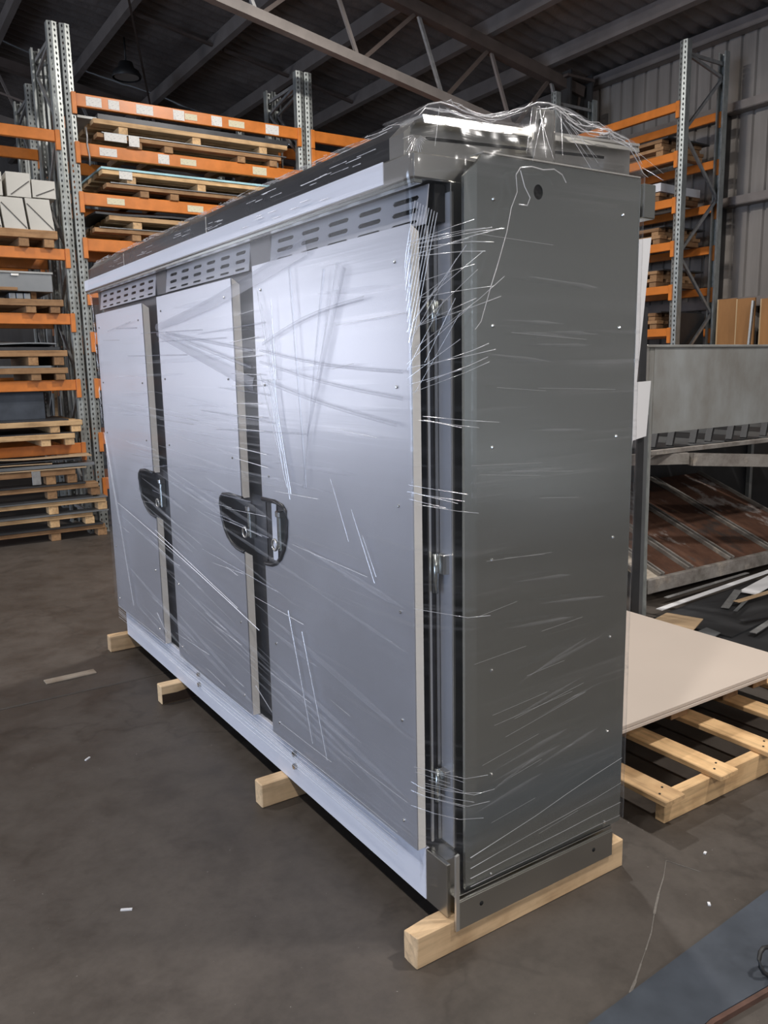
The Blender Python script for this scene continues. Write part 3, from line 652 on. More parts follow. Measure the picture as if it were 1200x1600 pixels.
# boards near the right wall
tagp(box('board', (6.42, 4.275, 0.0), (6.93, 4.295, 2.17), M['darksheet'], None, 0.002), 'dark grey board standing upright inside the right rack end frame', 'board')
for k, (ya, yb, zz, lab) in enumerate(((4.12, 3.90, 2.31, 'brown plywood board standing nearest the right rack, left of three'), (3.885, 3.68, 2.30, 'middle brown plywood board of three leaning at the right wall'), (3.60, 3.1, 2.28, 'rightmost brown plywood board cut off by the photo edge'))):
    t = thing('plywood_board', lab, 'board', (6.98, (ya + yb) / 2, 0), 'plywood boards at the right wall')
    box('board_face', (6.96, ya, 0), (6.985, yb, zz), M['ply'], t, 0.001); box('board_edge', (6.957, ya - 0.0, 0), (6.987, ya + 0.014, zz), M['plyedge'], t, 0)
bar('slanted_offcut', (6.60, 3.58, 0.012), (6.9, 3.66, 2.26), 0.02, 0.05, M['greysheet']); tagp(bpy.data.objects['slanted_offcut'], 'thin slanted metal strip in front of the plywood boards', 'offcut')

# ------------------------------------------------------------------ the wrapped cabinet
CB = thing('electrical_cabinet', 'long stainless three-door electrical cabinet wrapped in clear stretch film on timber battens', 'cabinet', (0.3, 1.6, 0.097))
ORG = (0.3, 1.6, 0.097)
box('body', (-0.010, 0.05, 0.15), (0.64, 3.20, 2.085), M['steel'], CB, 0.002)
box('rear_skin', (0.64, 0.06, 0.15), (0.655, 3.2, 2.06), M['panelsteel'], CB, 0.002)
# end panel with clipped corner and lifting hole
ep = plate('end_panel', [(0.033, 0.155), (0.632, 0.155), (0.632, 2.147), (0.053, 2.147), (0.033, 2.125)], [circle(0.240, 2.074, 0.0165, 0.019)], 0.012, lambda u, v, d: (u, 0.0 + d, v), M['panelsteel'], CB, (0.3, 0, 1.1))
prism('panel_flange', [(-0.006, 0.157), (0.033, 0.155), (0.033, 2.125), (-0.006, 2.090)], lambda u, v, d: (u, d + (0.033 - u) * 0.06, v), 0.0, 0.010, M['panelsteel'], CB, (0, 0, 1.1))
box('panel_top_edge', (0.05, -0.003, 2.1475), (0.635, 0.05, 2.152), M['steelbright'], CB, 0.001)
box('panel_rear_return', (0.632, 0.0, 0.155), (0.640, 0.05, 2.147), M['panelsteel'], CB, 0.001)
tube('hole_sleeve', [(0.240, 0.006, 2.074), (0.240, 0.048, 2.074)], 0.018, M['hole'], CB, 14)
rv_me = bpy.data.meshes.new('rivet'); bm = bmesh.new(); bmesh.ops.create_uvsphere(bm, u_segments=8, v_segments=5, radius=0.0048); bm.to_mesh(rv_me); bm.free(); rv_me.materials.append(M['rivet'])
for z in (0.174, 0.486, 0.797, 1.112, 1.418, 1.732, 2.042):
    for x in (0.087, 0.566): link('rivet', rv_me, None, ep, (x, -0.001, z))
# plinth under the end panel, kick plate along the front
box('plinth_end_plate', (-0.055, -0.022, 0.0985), (0.578, -0.016, 0.155), M['steel'], CB, 0.001)
prism('plinth_corner_plate', [(-0.062, 0.066), (-0.050, 0.066), (-0.050, 0.30), (-0.062, 0.296)], lambda u, v, d: (u, d, v), -0.0265, -0.0190, M['steelbright'], CB, (0, 0, 0.2))
box('plinth_hook', (-0.05, -0.0255, 0.066), (0.578, -0.0222, 0.152), M['steel'], CB, 0.001)
for x, z in ((0.03, 0.118), (0.491, 0.116)): tube('plinth_hole', [(x, -0.0262, z), (x, -0.022, z)], 0.007, M['hole'], CB, 10)
box('plinth_base', (-0.045, 0.0, 0.0985), (0.60, 3.2, 0.15), M['steel'], CB, 0.001)
kp = box('kick_plate', (-0.075, 0.10, 0.0985), (-0.060, 3.10, 0.262), M['film_white'], CB, 0.002)
box('kick_plate_bare_end', (-0.074, 0.0, 0.0985), (-0.060, 0.099, 0.262), M['steel'], CB, 0.002)
box('kick_backing', (-0.060, 0.02, 0.10), (-0.01, 3.12, 0.262), M['steel'], CB, 0)
bl_me = bpy.data.meshes.new('bolt'); bm = bmesh.new(); bmesh.ops.create_cone(bm, cap_ends=True, segments=6, radius1=0.013, radius2=0.011, depth=0.012); bm.to_mesh(bl_me); bm.free(); bl_me.materials.append(M['rivet'])
for y in (0.915, 1.90):
    for z in (0.175, 0.225):
        o = link('bolt', bl_me, None, kp, (-0.081, y, z)); o.rotation_euler = (0, math.radians(-90), 0)
# door inner leaves
for ya, yb in ((0.11, 1.135), (1.15, 2.185), (2.20, 3.17)):
    box('inner_leaf', (-0.046, ya, 0.272), (-0.012, yb, 1.985), M['leaf'], CB, 0.001)
box('leaf_edge_strip', (-0.0475, 0.104, 0.272), (-0.040, 0.1095, 1.985), M['steelbright'], CB, 0)
box('frame_edge_strip', (-0.012, 0.044, 0.27), (-0.006, 0.0495, 2.06), M['steelbright'], CB, 0)
box('frame_post', (-0.0125, 0.050, 0.27), (-0.0101, 0.102, 2.06), M['door'], CB, 0)
box('jamb_strip', (-0.024, 0.1035, 0.272), (-0.013, 0.1095, 1.985), M['steel'], CB, 0)
for z0, z1 in ((1.72, 1.80), (1.02, 1.13), (0.40, 0.50)):
    h = box('hinge', (-0.030, 0.062, z0 + (z1 - z0) / 2), (-0.0105, 0.095, z1), M['steel'], CB, 0.002)
    tube('hinge_pin', [(-0.033, 0.094, z0), (-0.033, 0.094, z1)], 0.008, M['panelsteel'], h, 10)
# outer door skins with the handle cut-outs
def cut_right(y_edge, wdt, zt_, zb_):
    """points of the cut-out from the top at the door edge round to the bottom at the door edge"""
    pts = [(y_edge, zt_), (y_edge + wdt * 0.55, zt_ + 0.002), (y_edge + wdt * 0.86, zt_ - 0.006), (y_edge + wdt * 0.97, zt_ - 0.022), (y_edge + wdt, zt_ - 0.05)]
    for a in (18, 34, 50, 64, 77, 88):
        r_ = math.radians(a); pts.append((y_edge + wdt * math.cos(r_) ** 0.8, zt_ - 0.05 - (zt_ - zb_ - 0.05) * math.sin(r_)))
    pts.append((y_edge, zb_)); return pts
DX = -0.103
def skin(name, yr, yl, z0, z1, cut, side, ch=0.02):
    out = [(yr, z0), (yl, z0), (yl, z1), (yr, z1)]
    if side == 'r': out = [(yl, z0), (yl, z1), (yr, z1)] + cut + [(yr, z0)]
    elif side == 'l': out = [(yr, z0), (yl, z0)] + list(reversed(cut)) + [(yl, z1), (yr, z1)]
    d = plate(name, out, [], 0.004, lambda u, v, dd: (DX + dd, u, v), M['door'], CB, (DX, (yr + yl) / 2, 1.1))
    return d
cutA = [(1.045 - (p[0] - 1.045), p[1]) for p in cut_right(1.045, 0.195, 1.172, 0.932)]
cutB = cut_right(1.235, 0.215, 1.150, 0.940); cutC = cut_right(2.306, 0.235, 1.145, 0.925)
doorA = skin('door', 0.100, 1.045, 0.266, 1.985, cutA, 'l'); doorB = skin('door', 1.235, 2.085, 0.266, 1.965, cutB, 'r'); doorC = skin('door', 2.306, 3.150, 0.266, 1.955, cutC, 'r')
doorA['label'] = 'right-hand door nearest the end panel'; doorB['label'] = 'middle door'; doorC['label'] = 'far left door'
def flange(door, y, segs, mat, dep, s):
    for z0, z1 in segs:
        prism('door_return', [(DX + 0.004, z0), (DX + dep, z0 + 0.0), (DX + dep, z1 - dep * 0.6), (DX + 0.004, z1)], lambda u, v, d: (u, d, v), y, y + 0.004 * s, M['dooredge'], door, (DX, y, (z0 + z1) / 2))
flange(doorA, 0.100, [(0.266, 1.985)], M['door'], 0.030, 1)
flange(doorA, 1.041, [(0.266, 0.932), (1.172, 1.985)], M['door'], 0.028, 1)
flange(doorB, 1.235, [(0.266, 0.940), (1.150, 1.965)], M['door'], 0.034, 1)
flange(doorB, 2.081, [(0.266, 1.965)], M['door'], 0.028, 1)
flange(doorC, 2.306, [(0.266, 0.925), (1.145, 1.955)], M['door'], 0.034, 1)
flange(doorC, 3.146, [(0.266, 1.955)], M['door'], 0.028, 1)
for d, cut in ((doorA, cutA), (doorB, cutB), (doorC, cutC)):
    tube('recess_gasket', [(DX + 0.001, p[0], p[1]) for p in cut], 0.0085, M['rubber'], d, 8)
for d, ys_, zs_ in ((doorA, (0.165, 0.98), (0.33, 0.64, 0.96, 1.26, 1.58, 1.90)), (doorB, (1.30, 2.03), (0.33, 0.64, 1.30, 1.60, 1.90)), (doorC, (2.37, 3.09), (0.33, 0.64, 1.30, 1.58, 1.88))):
    for y in ys_:
        for z in zs_: link('rivet', rv_me, None, d, (DX - 0.001, y, z))
def handle(door, y, z0, z1, m2, sgn, platecol):
    box('recess_plate', (-0.0485, min(y - 0.10 * sgn, y + 0.02 * sgn), z0 - 0.06), (-0.0465, max(y - 0.10 * sgn, y + 0.02 * sgn), z1 + 0.055), platecol, door, 0)
    box('handle', (-0.078, y - 0.011, z0), (-0.0495, y + 0.011, z1), M['panelsteel'], door, 0.004)
    box('handle_pivot', (-0.084, y - 0.016, z1 - 0.012), (-0.0495, y + 0.016, z1 + 0.014), M['rivet'], door, 0.005)
    c = (-0.085, y + 0.018 * sgn, z0 + 0.022)
    tube('padlock_eye', [(c[0] - 0.002, c[1] + 0.020 * math.cos(a * math.pi / 6), c[2] + 0.020 * math.sin(a * math.pi / 6)) for a in range(12)], 0.0045, M['steelbright'], door, 8, True)
handle(doorB, 1.238, 0.99, 1.105, None, 1, M['greyplate']); handle(doorC, 2.300, 0.97, 1.10, None, 1, M['greyplate']); handle(doorA, 0.975, 0.985, 1.12, None, 1, M['panelsteel'])
box('lock_strip', (-0.0500, 1.045, 0.93), (-0.0490, 1.085, 1.165), M['film_white'], doorA, 0)
# vent strips with real slots, and blank pieces between
def vent(ya, yb, n, label):
    holes = []; pitch = (yb - ya - 0.03) / n
    for r_, z in enumerate((2.052, 2.022, 1.994)):
        if r_ == 2: rng = range(0, n)
        else: rng = range(n)
        for k in rng:
            y0 = ya + 0.018 + pitch * k + 0.018; y1 = y0 + pitch - 0.055
            hh = 0.0062 if r_ < 2 else 0.004
            holes.append([(y0, z), (y0 + 0.008, z - hh), (y1 - 0.008, z - hh), (y1, z), (y1 - 0.008, z + hh), (y0 + 0.008, z + hh)])
    v = plate('vent_panel', [(ya, 1.982), (yb, 1.982), (yb, 2.078), (ya, 2.078)], holes, 0.003, lambda u, v, d: (-0.074 + d + (v - 1.982) * 0.12, u, v), M['door'], CB, (-0.07, (ya + yb) / 2, 2.03))
    return v
vent(0.072, 0.962, 5, ''); vent(1.135, 2.035, 6, ''); vent(2.185, 3.15, 7, '')
box('vent_backing', (-0.045, 0.07, 1.99), (-0.012, 3.2, 2.08), M['hole'], CB, 0)
for ya, yb in ((0.966, 1.131), (2.039, 2.181), (3.154, 3.2)): box('vent_blank', (-0.066, ya, 1.982), (-0.060, yb, 2.08), M['leaf'], CB, 0)
# canopy: fascia all round with underside
FX0, FX1, FY0, FY1 = -0.120, 0.742, 0.056, 3.270
fas = box('canopy', (FX0, FY0, 2.084), (FX1, FY1, 2.145), M['steel'], CB, 0.004)
box('fascia_film', (FX0 - 0.0025, 0.185, 2.090), (FX0 + 0.001, 3.26, 2.1455), M['film_white'], CB, 0.001)
box('canopy_drip_edge', (FX0 + 0.004, 0.06, 2.074), (FX0 + 0.03, 3.265, 2.084), M['panelsteel'], CB, 0.001)
box('rear_fascia', (0.690, 0.030, 2.050), (0.744, FY1, 2.147), M['panelsteel'], CB, 0.003)
# raised roof lid
lid_p = [(-0.098, 2.145), (-0.098, 2.205), (-0.064, 2.237), (0.735, 2.268), (0.735, 2.145)]
prism('roof_lid', lid_p, lambda u, v, d: (u, d, v), 0.19, 3.25, M['roofdark'], CB, (0.3, 1.6, 2.2))
prism('lid_end_cap', lid_p, lambda u, v, d: (u, d, v), 0.125, 0.1895, M['steel'], CB, (0.3, 0.15, 2.2))
prism('lid_top_flange', [(-0.064, 2.2375), (0.742, 2.2690), (0.742, 2.276), (-0.064, 2.2445)], lambda u, v, d: (u, d, v), 0.095, 0.19, M['steelbright'], CB, (0.3, 0.14, 2.26))
prism('lid_flange_lip', [(-0.064, 2.222), (0.742, 2.2535), (0.742, 2.2755), (-0.064, 2.244)], lambda u, v, d: (u, d - (2.262 - v) * 0.35, v), 0.097, 0.103, M['steel'], CB, (0.3, 0.1, 2.24))
prism('lid_groove', [(-0.03, 2.196), (0.62, 2.226), (0.62, 2.233), (-0.03, 2.203)], lambda u, v, d: (u, d, v), 0.1225, 0.1249, M['hole'], CB, (0.3, 0.12, 2.2))
for y in (1.45, 2.55): box('lid_seam', (-0.0995, y, 2.15), (-0.0978, y + 0.006, 2.212), M['steelbright'], CB, 0)
# lifting lugs (angle section with eye holes)
def lug(x0, y, s):
    l = plate('lifting_lug', [(x0, 2.05), (x0 + 0.062, 2.05), (x0 + 0.062, 2.300), (x0, 2.300)], [circle(x0 + 0.028, 2.262, 0.014)], 0.008, lambda u, v, d: (u, y + d * s, v), M['steel'], CB, (x0, y, 2.2))
    plate('lug_leg', [(0.0, 2.05), (0.055, 2.05), (0.055, 2.300), (0.0, 2.300)], [circle(0.030, 2.262, 0.012)], 0.008, lambda u, v, d: (x0 + 0.0625 + u * 0.72 + d, y + s * u * 0.6, v), M['steel'], l, (x0, y, 2.2))
lug(0.270, 0.050, 1); lug(0.270, 3.285, -1)

# ------------------------------------------------------------------ stretch film
def film_profile(s):
    """plan path of the wrap: s in metres from the far front corner round the near corner to the rear end corner"""
    pts = [(-0.112, 3.17), (-0.112, 0.092), (-0.014, -0.030), (0.640, -0.014), (0.662, 0.06)]
    for (ax, ay), (bx, by) in zip(pts[:-1], pts[1:]):
        L = math.hypot(bx - ax, by - ay)
        if s <= L: return ax + (bx - ax) * s / L, ay + (by - ay) * s / L
        s -= L
    return pts[-1]
SEG = [math.hypot(b[0] - a[0], b[1] - a[1]) for a, b in zip([(-0.112, 3.17), (-0.112, 0.092), (-0.014, -0.030), (0.640, -0.014)], [(-0.112, 0.092), (-0.014, -0.030), (0.640, -0.014), (0.662, 0.06)])]
STOT = sum(SEG); S1, S2, S3 = SEG[0], SEG[0] + SEG[1], SEG[0] + SEG[1] + SEG[2]
def build_film():
    zs = [0.205 + (1.975 - 0.205) * k / 60 for k in range(61)]; nz0 = len(zs); NS = 420
    vs = []; uv = []; fs = []
    S = [STOT * k / NS for k in range(NS + 1)]
    for k_ in (S1, S2, S3):
        i = min(range(len(S)), key=lambda q: abs(S[q] - k_)); S[i] = k_
    nr = 0
    for si, s in enumerate(S):
        x, y = film_profile(s); col = []
        onfront = s <= S1
        for z in zs:
            wv = 0.0025 * noise.noise(Vector((s * 1.5, z * 22, 0.4)))
            if onfront:
                bot = 0.205 + 0.03 * noise.noise(Vector((s * 3, 0, 7))) if z == zs[0] else z
                dz_ = max(0.0, 1 - (z - 0.205) / 0.12) * 0.030
                col.append((x + wv - 0.001 + dz_ * 0.9, y, bot))
            else: col.append((x, y + wv - (0.0), z if z > zs[0] else z - 0.04 + 0.02 * noise.noise(Vector((s * 6, 0, 3)))))
        a = noise.noise(Vector((s * 4.0, 1.1, 0.2))); b2 = noise.noise(Vector((s * 9.0, 5.1, 0.9)))
        if onfront:
            near = 1.0
            col += [(-0.118, y, 2.06), (-0.1255, y, 2.088), (-0.1265, y, 2.146), (-0.112, y, 2.165), (-0.1025, y, 2.207 + 0.004 * a), (-0.068, y, 2.244 + 0.012 * abs(a) + 0.006 * b2), (0.05, y, 2.252 + 0.016 * abs(b2)), (0.30, y, 2.268 + 0.012 * abs(a))]
        else:
            f = min(1.0, max(0.0, (s - S1) / (S2 - S1)))     # swing round the corner
            lift = 0.052 * math.exp(-((x - 0.325) / 0.075) ** 2) if s > S2 - 0.2 else 0
            sl = 0.0 if x < 0.42 else max(-0.03, -(x - 0.42) * 0.10)
            y1 = 0.045 if f < 1 else y
            yy = max(y, -0.016)
            xo = (-0.126 * (1 - f) + x * f); yo = 0.050 * (1 - f) + (yy) * f
            HX = [(-0.13, 2.222), (-0.06, 2.262), (-0.017, 2.268), (0.06, 2.252), (0.127, 2.253), (0.2, 2.272), (0.259, 2.300), (0.275, 2.312), (0.335, 2.318), (0.40, 2.309), (0.475, 2.288), (0.56, 2.282), (0.66, 2.264), (0.70, 2.205)]
            zr = HX[-1][1]
            for (xa, za), (xb, zb) in zip(HX[:-1], HX[1:]):
                if xa <= xo <= xb: zr = za + (zb - za) * (xo - xa) / (xb - xa); break
            if xo < HX[0][0]: zr = HX[0][1]
            c3 = noise.noise(Vector((s * 24, 2.2, 0.5))); c4 = noise.noise(Vector((s * 15, 8.2, 0.5)))
            tail = 1.0 if x > 0.60 else 0.0
            col += [(xo, yo, 2.06), (xo, yo, 2.10), (xo, yo, 2.1485 + 0.003 * f), (xo * 0.99, yo + 0.006, 2.158 + 0.006 * c4 * f), (xo, yo + 0.024 * (0.4 + 0.6 * f) + 0.008 * c3, 2.158 + (zr - 2.158) * 0.45 + 0.010 * b2), (xo + 0.03 * (1 - f), yo + 0.045 + 0.008 * c4, zr - 0.012 + 0.008 * c3), (xo + 0.04 * (1 - f), yo + 0.075, zr + 0.010 * c4 + 0.004), (xo + 0.1 * (1 - f), 0.30, max(2.262 + 0.04 * xo, zr - 0.02) + 0.012 * abs(c3) + 0.01)]
        nr = len(col)
        for r_, p in enumerate(col): vs.append(p); uv.append((s, p[2] if r_ < nz0 else 2.0 + 0.05 * (r_ - nz0)))
    for i in range(len(S) - 1):
        for r_ in range(nr - 1):
            q = i * nr + r_; fs.append((q, q + nr, q + nr + 1, q + 1))
    me = mesh_from('stretch_wrap', [Vector(v) - Vector(ORG) for v in vs], fs, True)
    ul = me.uv_layers.new(name='UVMap')
    for lp in me.loops: ul.data[lp.index].uv = uv[lp.vertex_index]
    return link('stretch_wrap', me, M['film'], CB, ORG)
wrap = build_film(); wrap['label'] = 'clear wrinkled stretch film'
def film_pt(s, z, off=0.0):
    x, y = film_profile(s)
    if s <= S1:
        n_ = (-1, 0)
        if z > 2.205: x = -0.104 + (z - 2.205) * 0.85
        elif z > 2.15: x = -0.110
        elif z > 2.05: x = -0.127
    elif s <= S2: n_ = (-0.78, -0.62)
    else: n_ = (0.02, -1)
    return Vector((x + n_[0] * off, y + n_[1] * off, z))
# folds (double-layer bands), and white strands painted for the film's creases and glints
def ribbon_mesh(bands, name, off, taper=False):
    vs = []; fs = []; uv = []
    for pts in bands:
        N = len(pts)
        for i, (s, z, wd) in enumerate(pts):
            if taper: wd = wd * max(0.03, math.sin(math.pi * i / (N - 1)) ** 0.7)
            if i == 0: d = (pts[1][0] - s, pts[1][1] - z)
            elif i == N - 1: d = (s - pts[i - 1][0], z - pts[i - 1][1])
            else: d = (pts[i + 1][0] - pts[i - 1][0], pts[i + 1][1] - pts[i - 1][1])
            L = math.hypot(*d) or 1; nx_, nz_ = -d[1] / L, d[0] / L
            for t, o_ in ((-0.5, 0.0), (0.0, 1.0), (0.5, 0.0)):
                p = film_pt(min(max(0, s + nx_ * wd * t), STOT - .001), z + nz_ * wd * t, off + o_ * min(0.004, wd * 0.35)); vs.append(p - Vector(ORG)); uv.append((s * 1.0, z + t * wd))
        b = len(vs) - 3 * N
        for i in range(N - 1):
            for k in (0, 1): fs.append((b + 3 * i + k, b + 3 * i + 3 + k, b + 3 * i + 4 + k, b + 3 * i + 1 + k))
    me = mesh_from(name, vs, fs, True); ul = me.uv_layers.new(name='UVMap')
    for lp in me.loops: ul.data[lp.index].uv = uv[lp.vertex_index]
    return me
def Y(y): return 3.17 - y       # front: world y -> wrap length
def line(y0, z0, y1, z1, w0, w1, sagz=0.0, n=9):
    return [(Y(y0 + (y1 - y0) * k / (n - 1)), z0 + (z1 - z0) * k / (n - 1) - sagz * math.sin(math.pi * k / (n - 1)), w0 + (w1 - w0) * k / (n - 1)) for k in range(n)]
folds = [line(2.08, 1.83, 0.62, 2.00, 0.030, 0.055, 0.02), line(2.07, 1.80, 1.05, 1.58, 0.02, 0.05), line(1.95, 1.80, 1.05, 1.70, 0.012, 0.012), line(1.95, 1.80, 1.06, 1.64, 0.01, 0.014),
         line(0.42, 1.92, 0.66, 1.42, 0.055, 0.006), line(0.52, 1.92, 0.70, 1.25, 0.012, 0.006), line(0.74, 1.95, 0.68, 1.25, 0.012, 0.008), line(0.96, 1.72, 0.30, 1.82, 0.012, 0.012, -0.02),
         line(0.99, 1.60, 0.15, 1.48, 0.012, 0.010, 0.01), line(0.99, 1.66, 0.12, 1.55, 0.008, 0.010, 0.012), line(0.99, 1.70, 0.12, 1.62, 0.008, 0.010, 0.014)]
for k in range(16):
    y0 = random.uniform(1.3, 3.1); z0 = random.uniform(0.4, 1.9); folds.append(line(y0, z0, y0 - random.uniform(0.3, 0.9), z0 + random.uniform(-0.03, 0.03), 0.004, 0.006))
o = link('film_fold', ribbon_mesh(folds, 'film_fold', 0.0025), M['fold'], wrap, ORG); o['kind'] = 'stuff'
st = []
for y0, z0, y1, z1 in ((0.985, 1.90, 0.80, 1.20), (0.955, 1.85, 0.795, 1.22), (0.93, 1.72, 0.79, 1.22), (0.90, 1.75, 0.86, 1.45), (0.99, 1.62, 0.82, 1.24), (0.92, 1.60, 0.85, 1.36), (0.88, 1.86, 0.87, 1.60), (0.935, 1.60, 0.845, 1.30)):
    st.append(line(y0, z0, y1, z1, 0.0030, 0.0045, 0.0))
st += [line(3.10, 1.30, 2.78, 0.36, 0.007, 0.010), line(3.12, 1.30, 2.95, 0.80, 0.005, 0.005), line(2.98, 0.92, 1.10, 0.66, 0.004, 0.006, -0.01), line(2.30, 0.86, 1.3, 0.70, 0.004, 0.004),
       line(0.52, 1.30, 0.42, 1.12, 0.004, 0.003), line(0.40, 1.22, 0.28, 1.02, 0.004, 0.003), line(0.34, 1.15, 0.27, 1.04, 0.003, 0.003), line(0.85, 0.80, 0.70, 0.36, 0.006, 0.004), line(0.75, 0.75, 0.60, 0.34, 0.005, 0.004),
       line(1.16, 0.42, 1.02, 0.36, 0.008, 0.004), line(2.36, 0.42, 2.22, 0.34, 0.01, 0.004)]
for k in range(30):      # fine horizontal wrinkles over the doors
    y0 = random.uniform(0.25, 3.1); z0 = random.uniform(0.32, 1.85); L = random.uniform(0.10, 0.5)
    if y0 - L < 0.1: continue
    st.append(line(y0, z0, y0 - L, z0 + random.uniform(-0.02, 0.02), 0.0012, 0.0022))
for k in range(9):       # white lines painted for highlights on film over the middle door gap
    z0 = 1.30 + 0.055 * k + random.uniform(-.01, .01); st.append(line(1.24, z0, 0.98 + random.uniform(-.03, .02), z0 + random.uniform(-.012, .012), 0.0025, 0.004))
# tear bundle at the door's top corner and fan of strands across the jamb
for k in range(9):
    a0 = S1 + 0.020 + 0.007 * k; st.append([(a0 + (S1 - 0.014 + 0.002 * k - a0) * t, 2.035 - 0.004 * k - (0.16 + 0.022 * k) * t, 0.0022) for t in (0, .25, .5, .75, 1)])
for k in range(30):
    z0 = random.uniform(1.50, 1.95); s0 = S1 + random.uniform(-0.01, 0.05); ds = random.uniform(0.08, 0.26); up = random.uniform(0.02, 0.20) * (1.0 if z0 < 1.8 else 0.35)
    st.append([(s0 + ds * t, min(2.03, z0 + up * t), 0.0010 + 0.0012 * random.random()) for t in (0, .33, .66, 1)])
for k in range(20):
    z0 = random.choice([1.28, 1.30, 1.33, 1.5, 1.0, 0.52, 0.49, 0.46, 0.40]); z0 += random.uniform(-.012, .012); s0 = S1 + random.uniform(-0.02, .04)
    st.append([(s0 + (0.10 + 0.06 * (k % 3)) * t, z0 - 0.02 * t, 0.0016) for t in (0, .33, .66, 1)])
for k in range(22):      # wrap lines across the end panel
    z0 = random.uniform(0.25, 1.95); s0 = S2 + random.uniform(0, 0.3); L = random.uniform(0.12, 0.33); sl = random.uniform(-0.10, -0.03) if z0 > 1.0 else random.uniform(0.05, 0.16)
    st.append([(s0 + L * t, z0 + sl * L * t, 0.0007) for t in (0, .33, .66, 1)])
for k in range(7):       # collapsed layers along the lower edge
    z0 = 0.21 + 0.012 * k
    st.append([(STOT * 0.0 + S1 * (0.02 + 0.95 * t), z0 + 0.006 * math.sin(9 * t + k), 0.0022) for t in [q / 14 for q in range(15)]])
    if k < 4: st.append([(S2 + SEG[2] * t * 0.97, 0.19 + 0.03 * k + 0.012 * k * k * t + random.uniform(-.003, .003), 0.0012 + 0.0006 * (k % 2)) for t in (0, .2, .4, .6, .8, 1)])
# torn edge round the lifting hole
hx = [(0.135, 2.10), (0.15, 2.118), (0.19, 2.125), (0.23, 2.122), (0.27, 2.128), (0.30, 2.118), (0.315, 2.10)]; st.append([(S2 + x + 0.014, z, 0.0035) for x, z in hx])
st.append([(S2 + x + 0.014, z, 0.0025) for x, z in ((0.135, 2.10), (0.14, 2.06), (0.12, 2.02), (0.105, 1.96), (0.075, 1.88), (0.05, 1.82), (0.02, 1.74), (0.0, 1.72))])
st.append([(S2 + x + 0.014, z, 0.003) for x, z in ((0.15, 2.112), (0.165, 2.075), (0.185, 2.05), (0.175, 2.03), (0.145, 2.03))])
# white strands painted for film glints and lumps on roof face and ridge
for cy, cz in ((0.42, 2.18), (0.62, 2.165), (0.95, 2.19), (1.35, 2.17), (1.75, 2.185), (2.2, 2.175), (2.7, 2.18)):
    for k in range(6):
        y0 = cy + random.uniform(-0.10, 0.10); z0 = min(2.198, max(2.156, cz + random.uniform(-0.014, 0.014))); L = random.uniform(0.03, 0.11)
        st.append([(Y(y0) + L * t, z0, random.uniform(0.0008, 0.0026)) for t in (0, .33, .66, 1)])
for k in range(170):
    y0 = random.uniform(0.2, 3.2); z0 = random.uniform(2.226, 2.250); L = random.uniform(0.02, 0.09)
    st.append([(Y(y0) + L * t, z0 + random.uniform(-0.003, 0.003), random.uniform(0.001, 0.0035)) for t in (0, .33, .66, 1)])
for k in range(8):
    y0 = random.uniform(0.5, 1.2); z0 = random.uniform(2.10, 2.14); st.append([(Y(y0) + 0.05 * t, z0, 0.003) for t in (0, .33, .66, 1)])
for k in range(22):
    z0 = random.uniform(1.4, 2.12); st.append([(0.004 + random.uniform(0, 0.03) + 0.012 * t, z0 - random.uniform(0.02, 0.10) * t, 0.003) for t in (0, .33, .66, 1)])
haze = []
for k in range(38):      # soft milky haze painted on the film as pale bands
    y0 = random.uniform(0.7, 3.1); z0 = random.uniform(0.34, 1.25); L = random.uniform(0.4, 1.6); L = min(L, y0 - 0.12)
    haze.append(line(y0, z0, y0 - L, z0 - L * random.uniform(0.10, 0.17), 0.004, random.uniform(0.010, 0.045)))
for k in range(26):
    y0 = random.uniform(0.6, 3.1); z0 = random.uniform(1.2, 1.9); L = min(random.uniform(0.3, 1.2), y0 - 0.12)
    haze.append(line(y0, z0, y0 - L, z0 + L * random.uniform(-0.06, 0.03), 0.005, random.uniform(0.008, 0.03)))
for k in range(20):
    z0 = random.uniform(0.3, 1.9); s0 = S2 + random.uniform(0.0, 0.3); L = random.uniform(0.2, 0.34); sl = random.uniform(-0.22, -0.06) if 0.85 < z0 < 1.35 else (random.uniform(-0.10, 0.02) if z0 >= 1.35 else random.uniform(0.10, 0.30))
    haze.append([(min(s0 + L * t, S3 - 0.005), z0 + sl * L * t, 0.004 + 0.02 * t * random.random()) for t in (0, .2, .4, .6, .8, 1)])
o = link('film_haze_band', ribbon_mesh(haze, 'film_haze_band', 0.0015, True), M['haze'], wrap, ORG); o['kind'] = 'stuff'
o = link('film_strand', ribbon_mesh(st, 'film_strand', 0.003), M['strand'], wrap, ORG); o['kind'] = 'stuff'

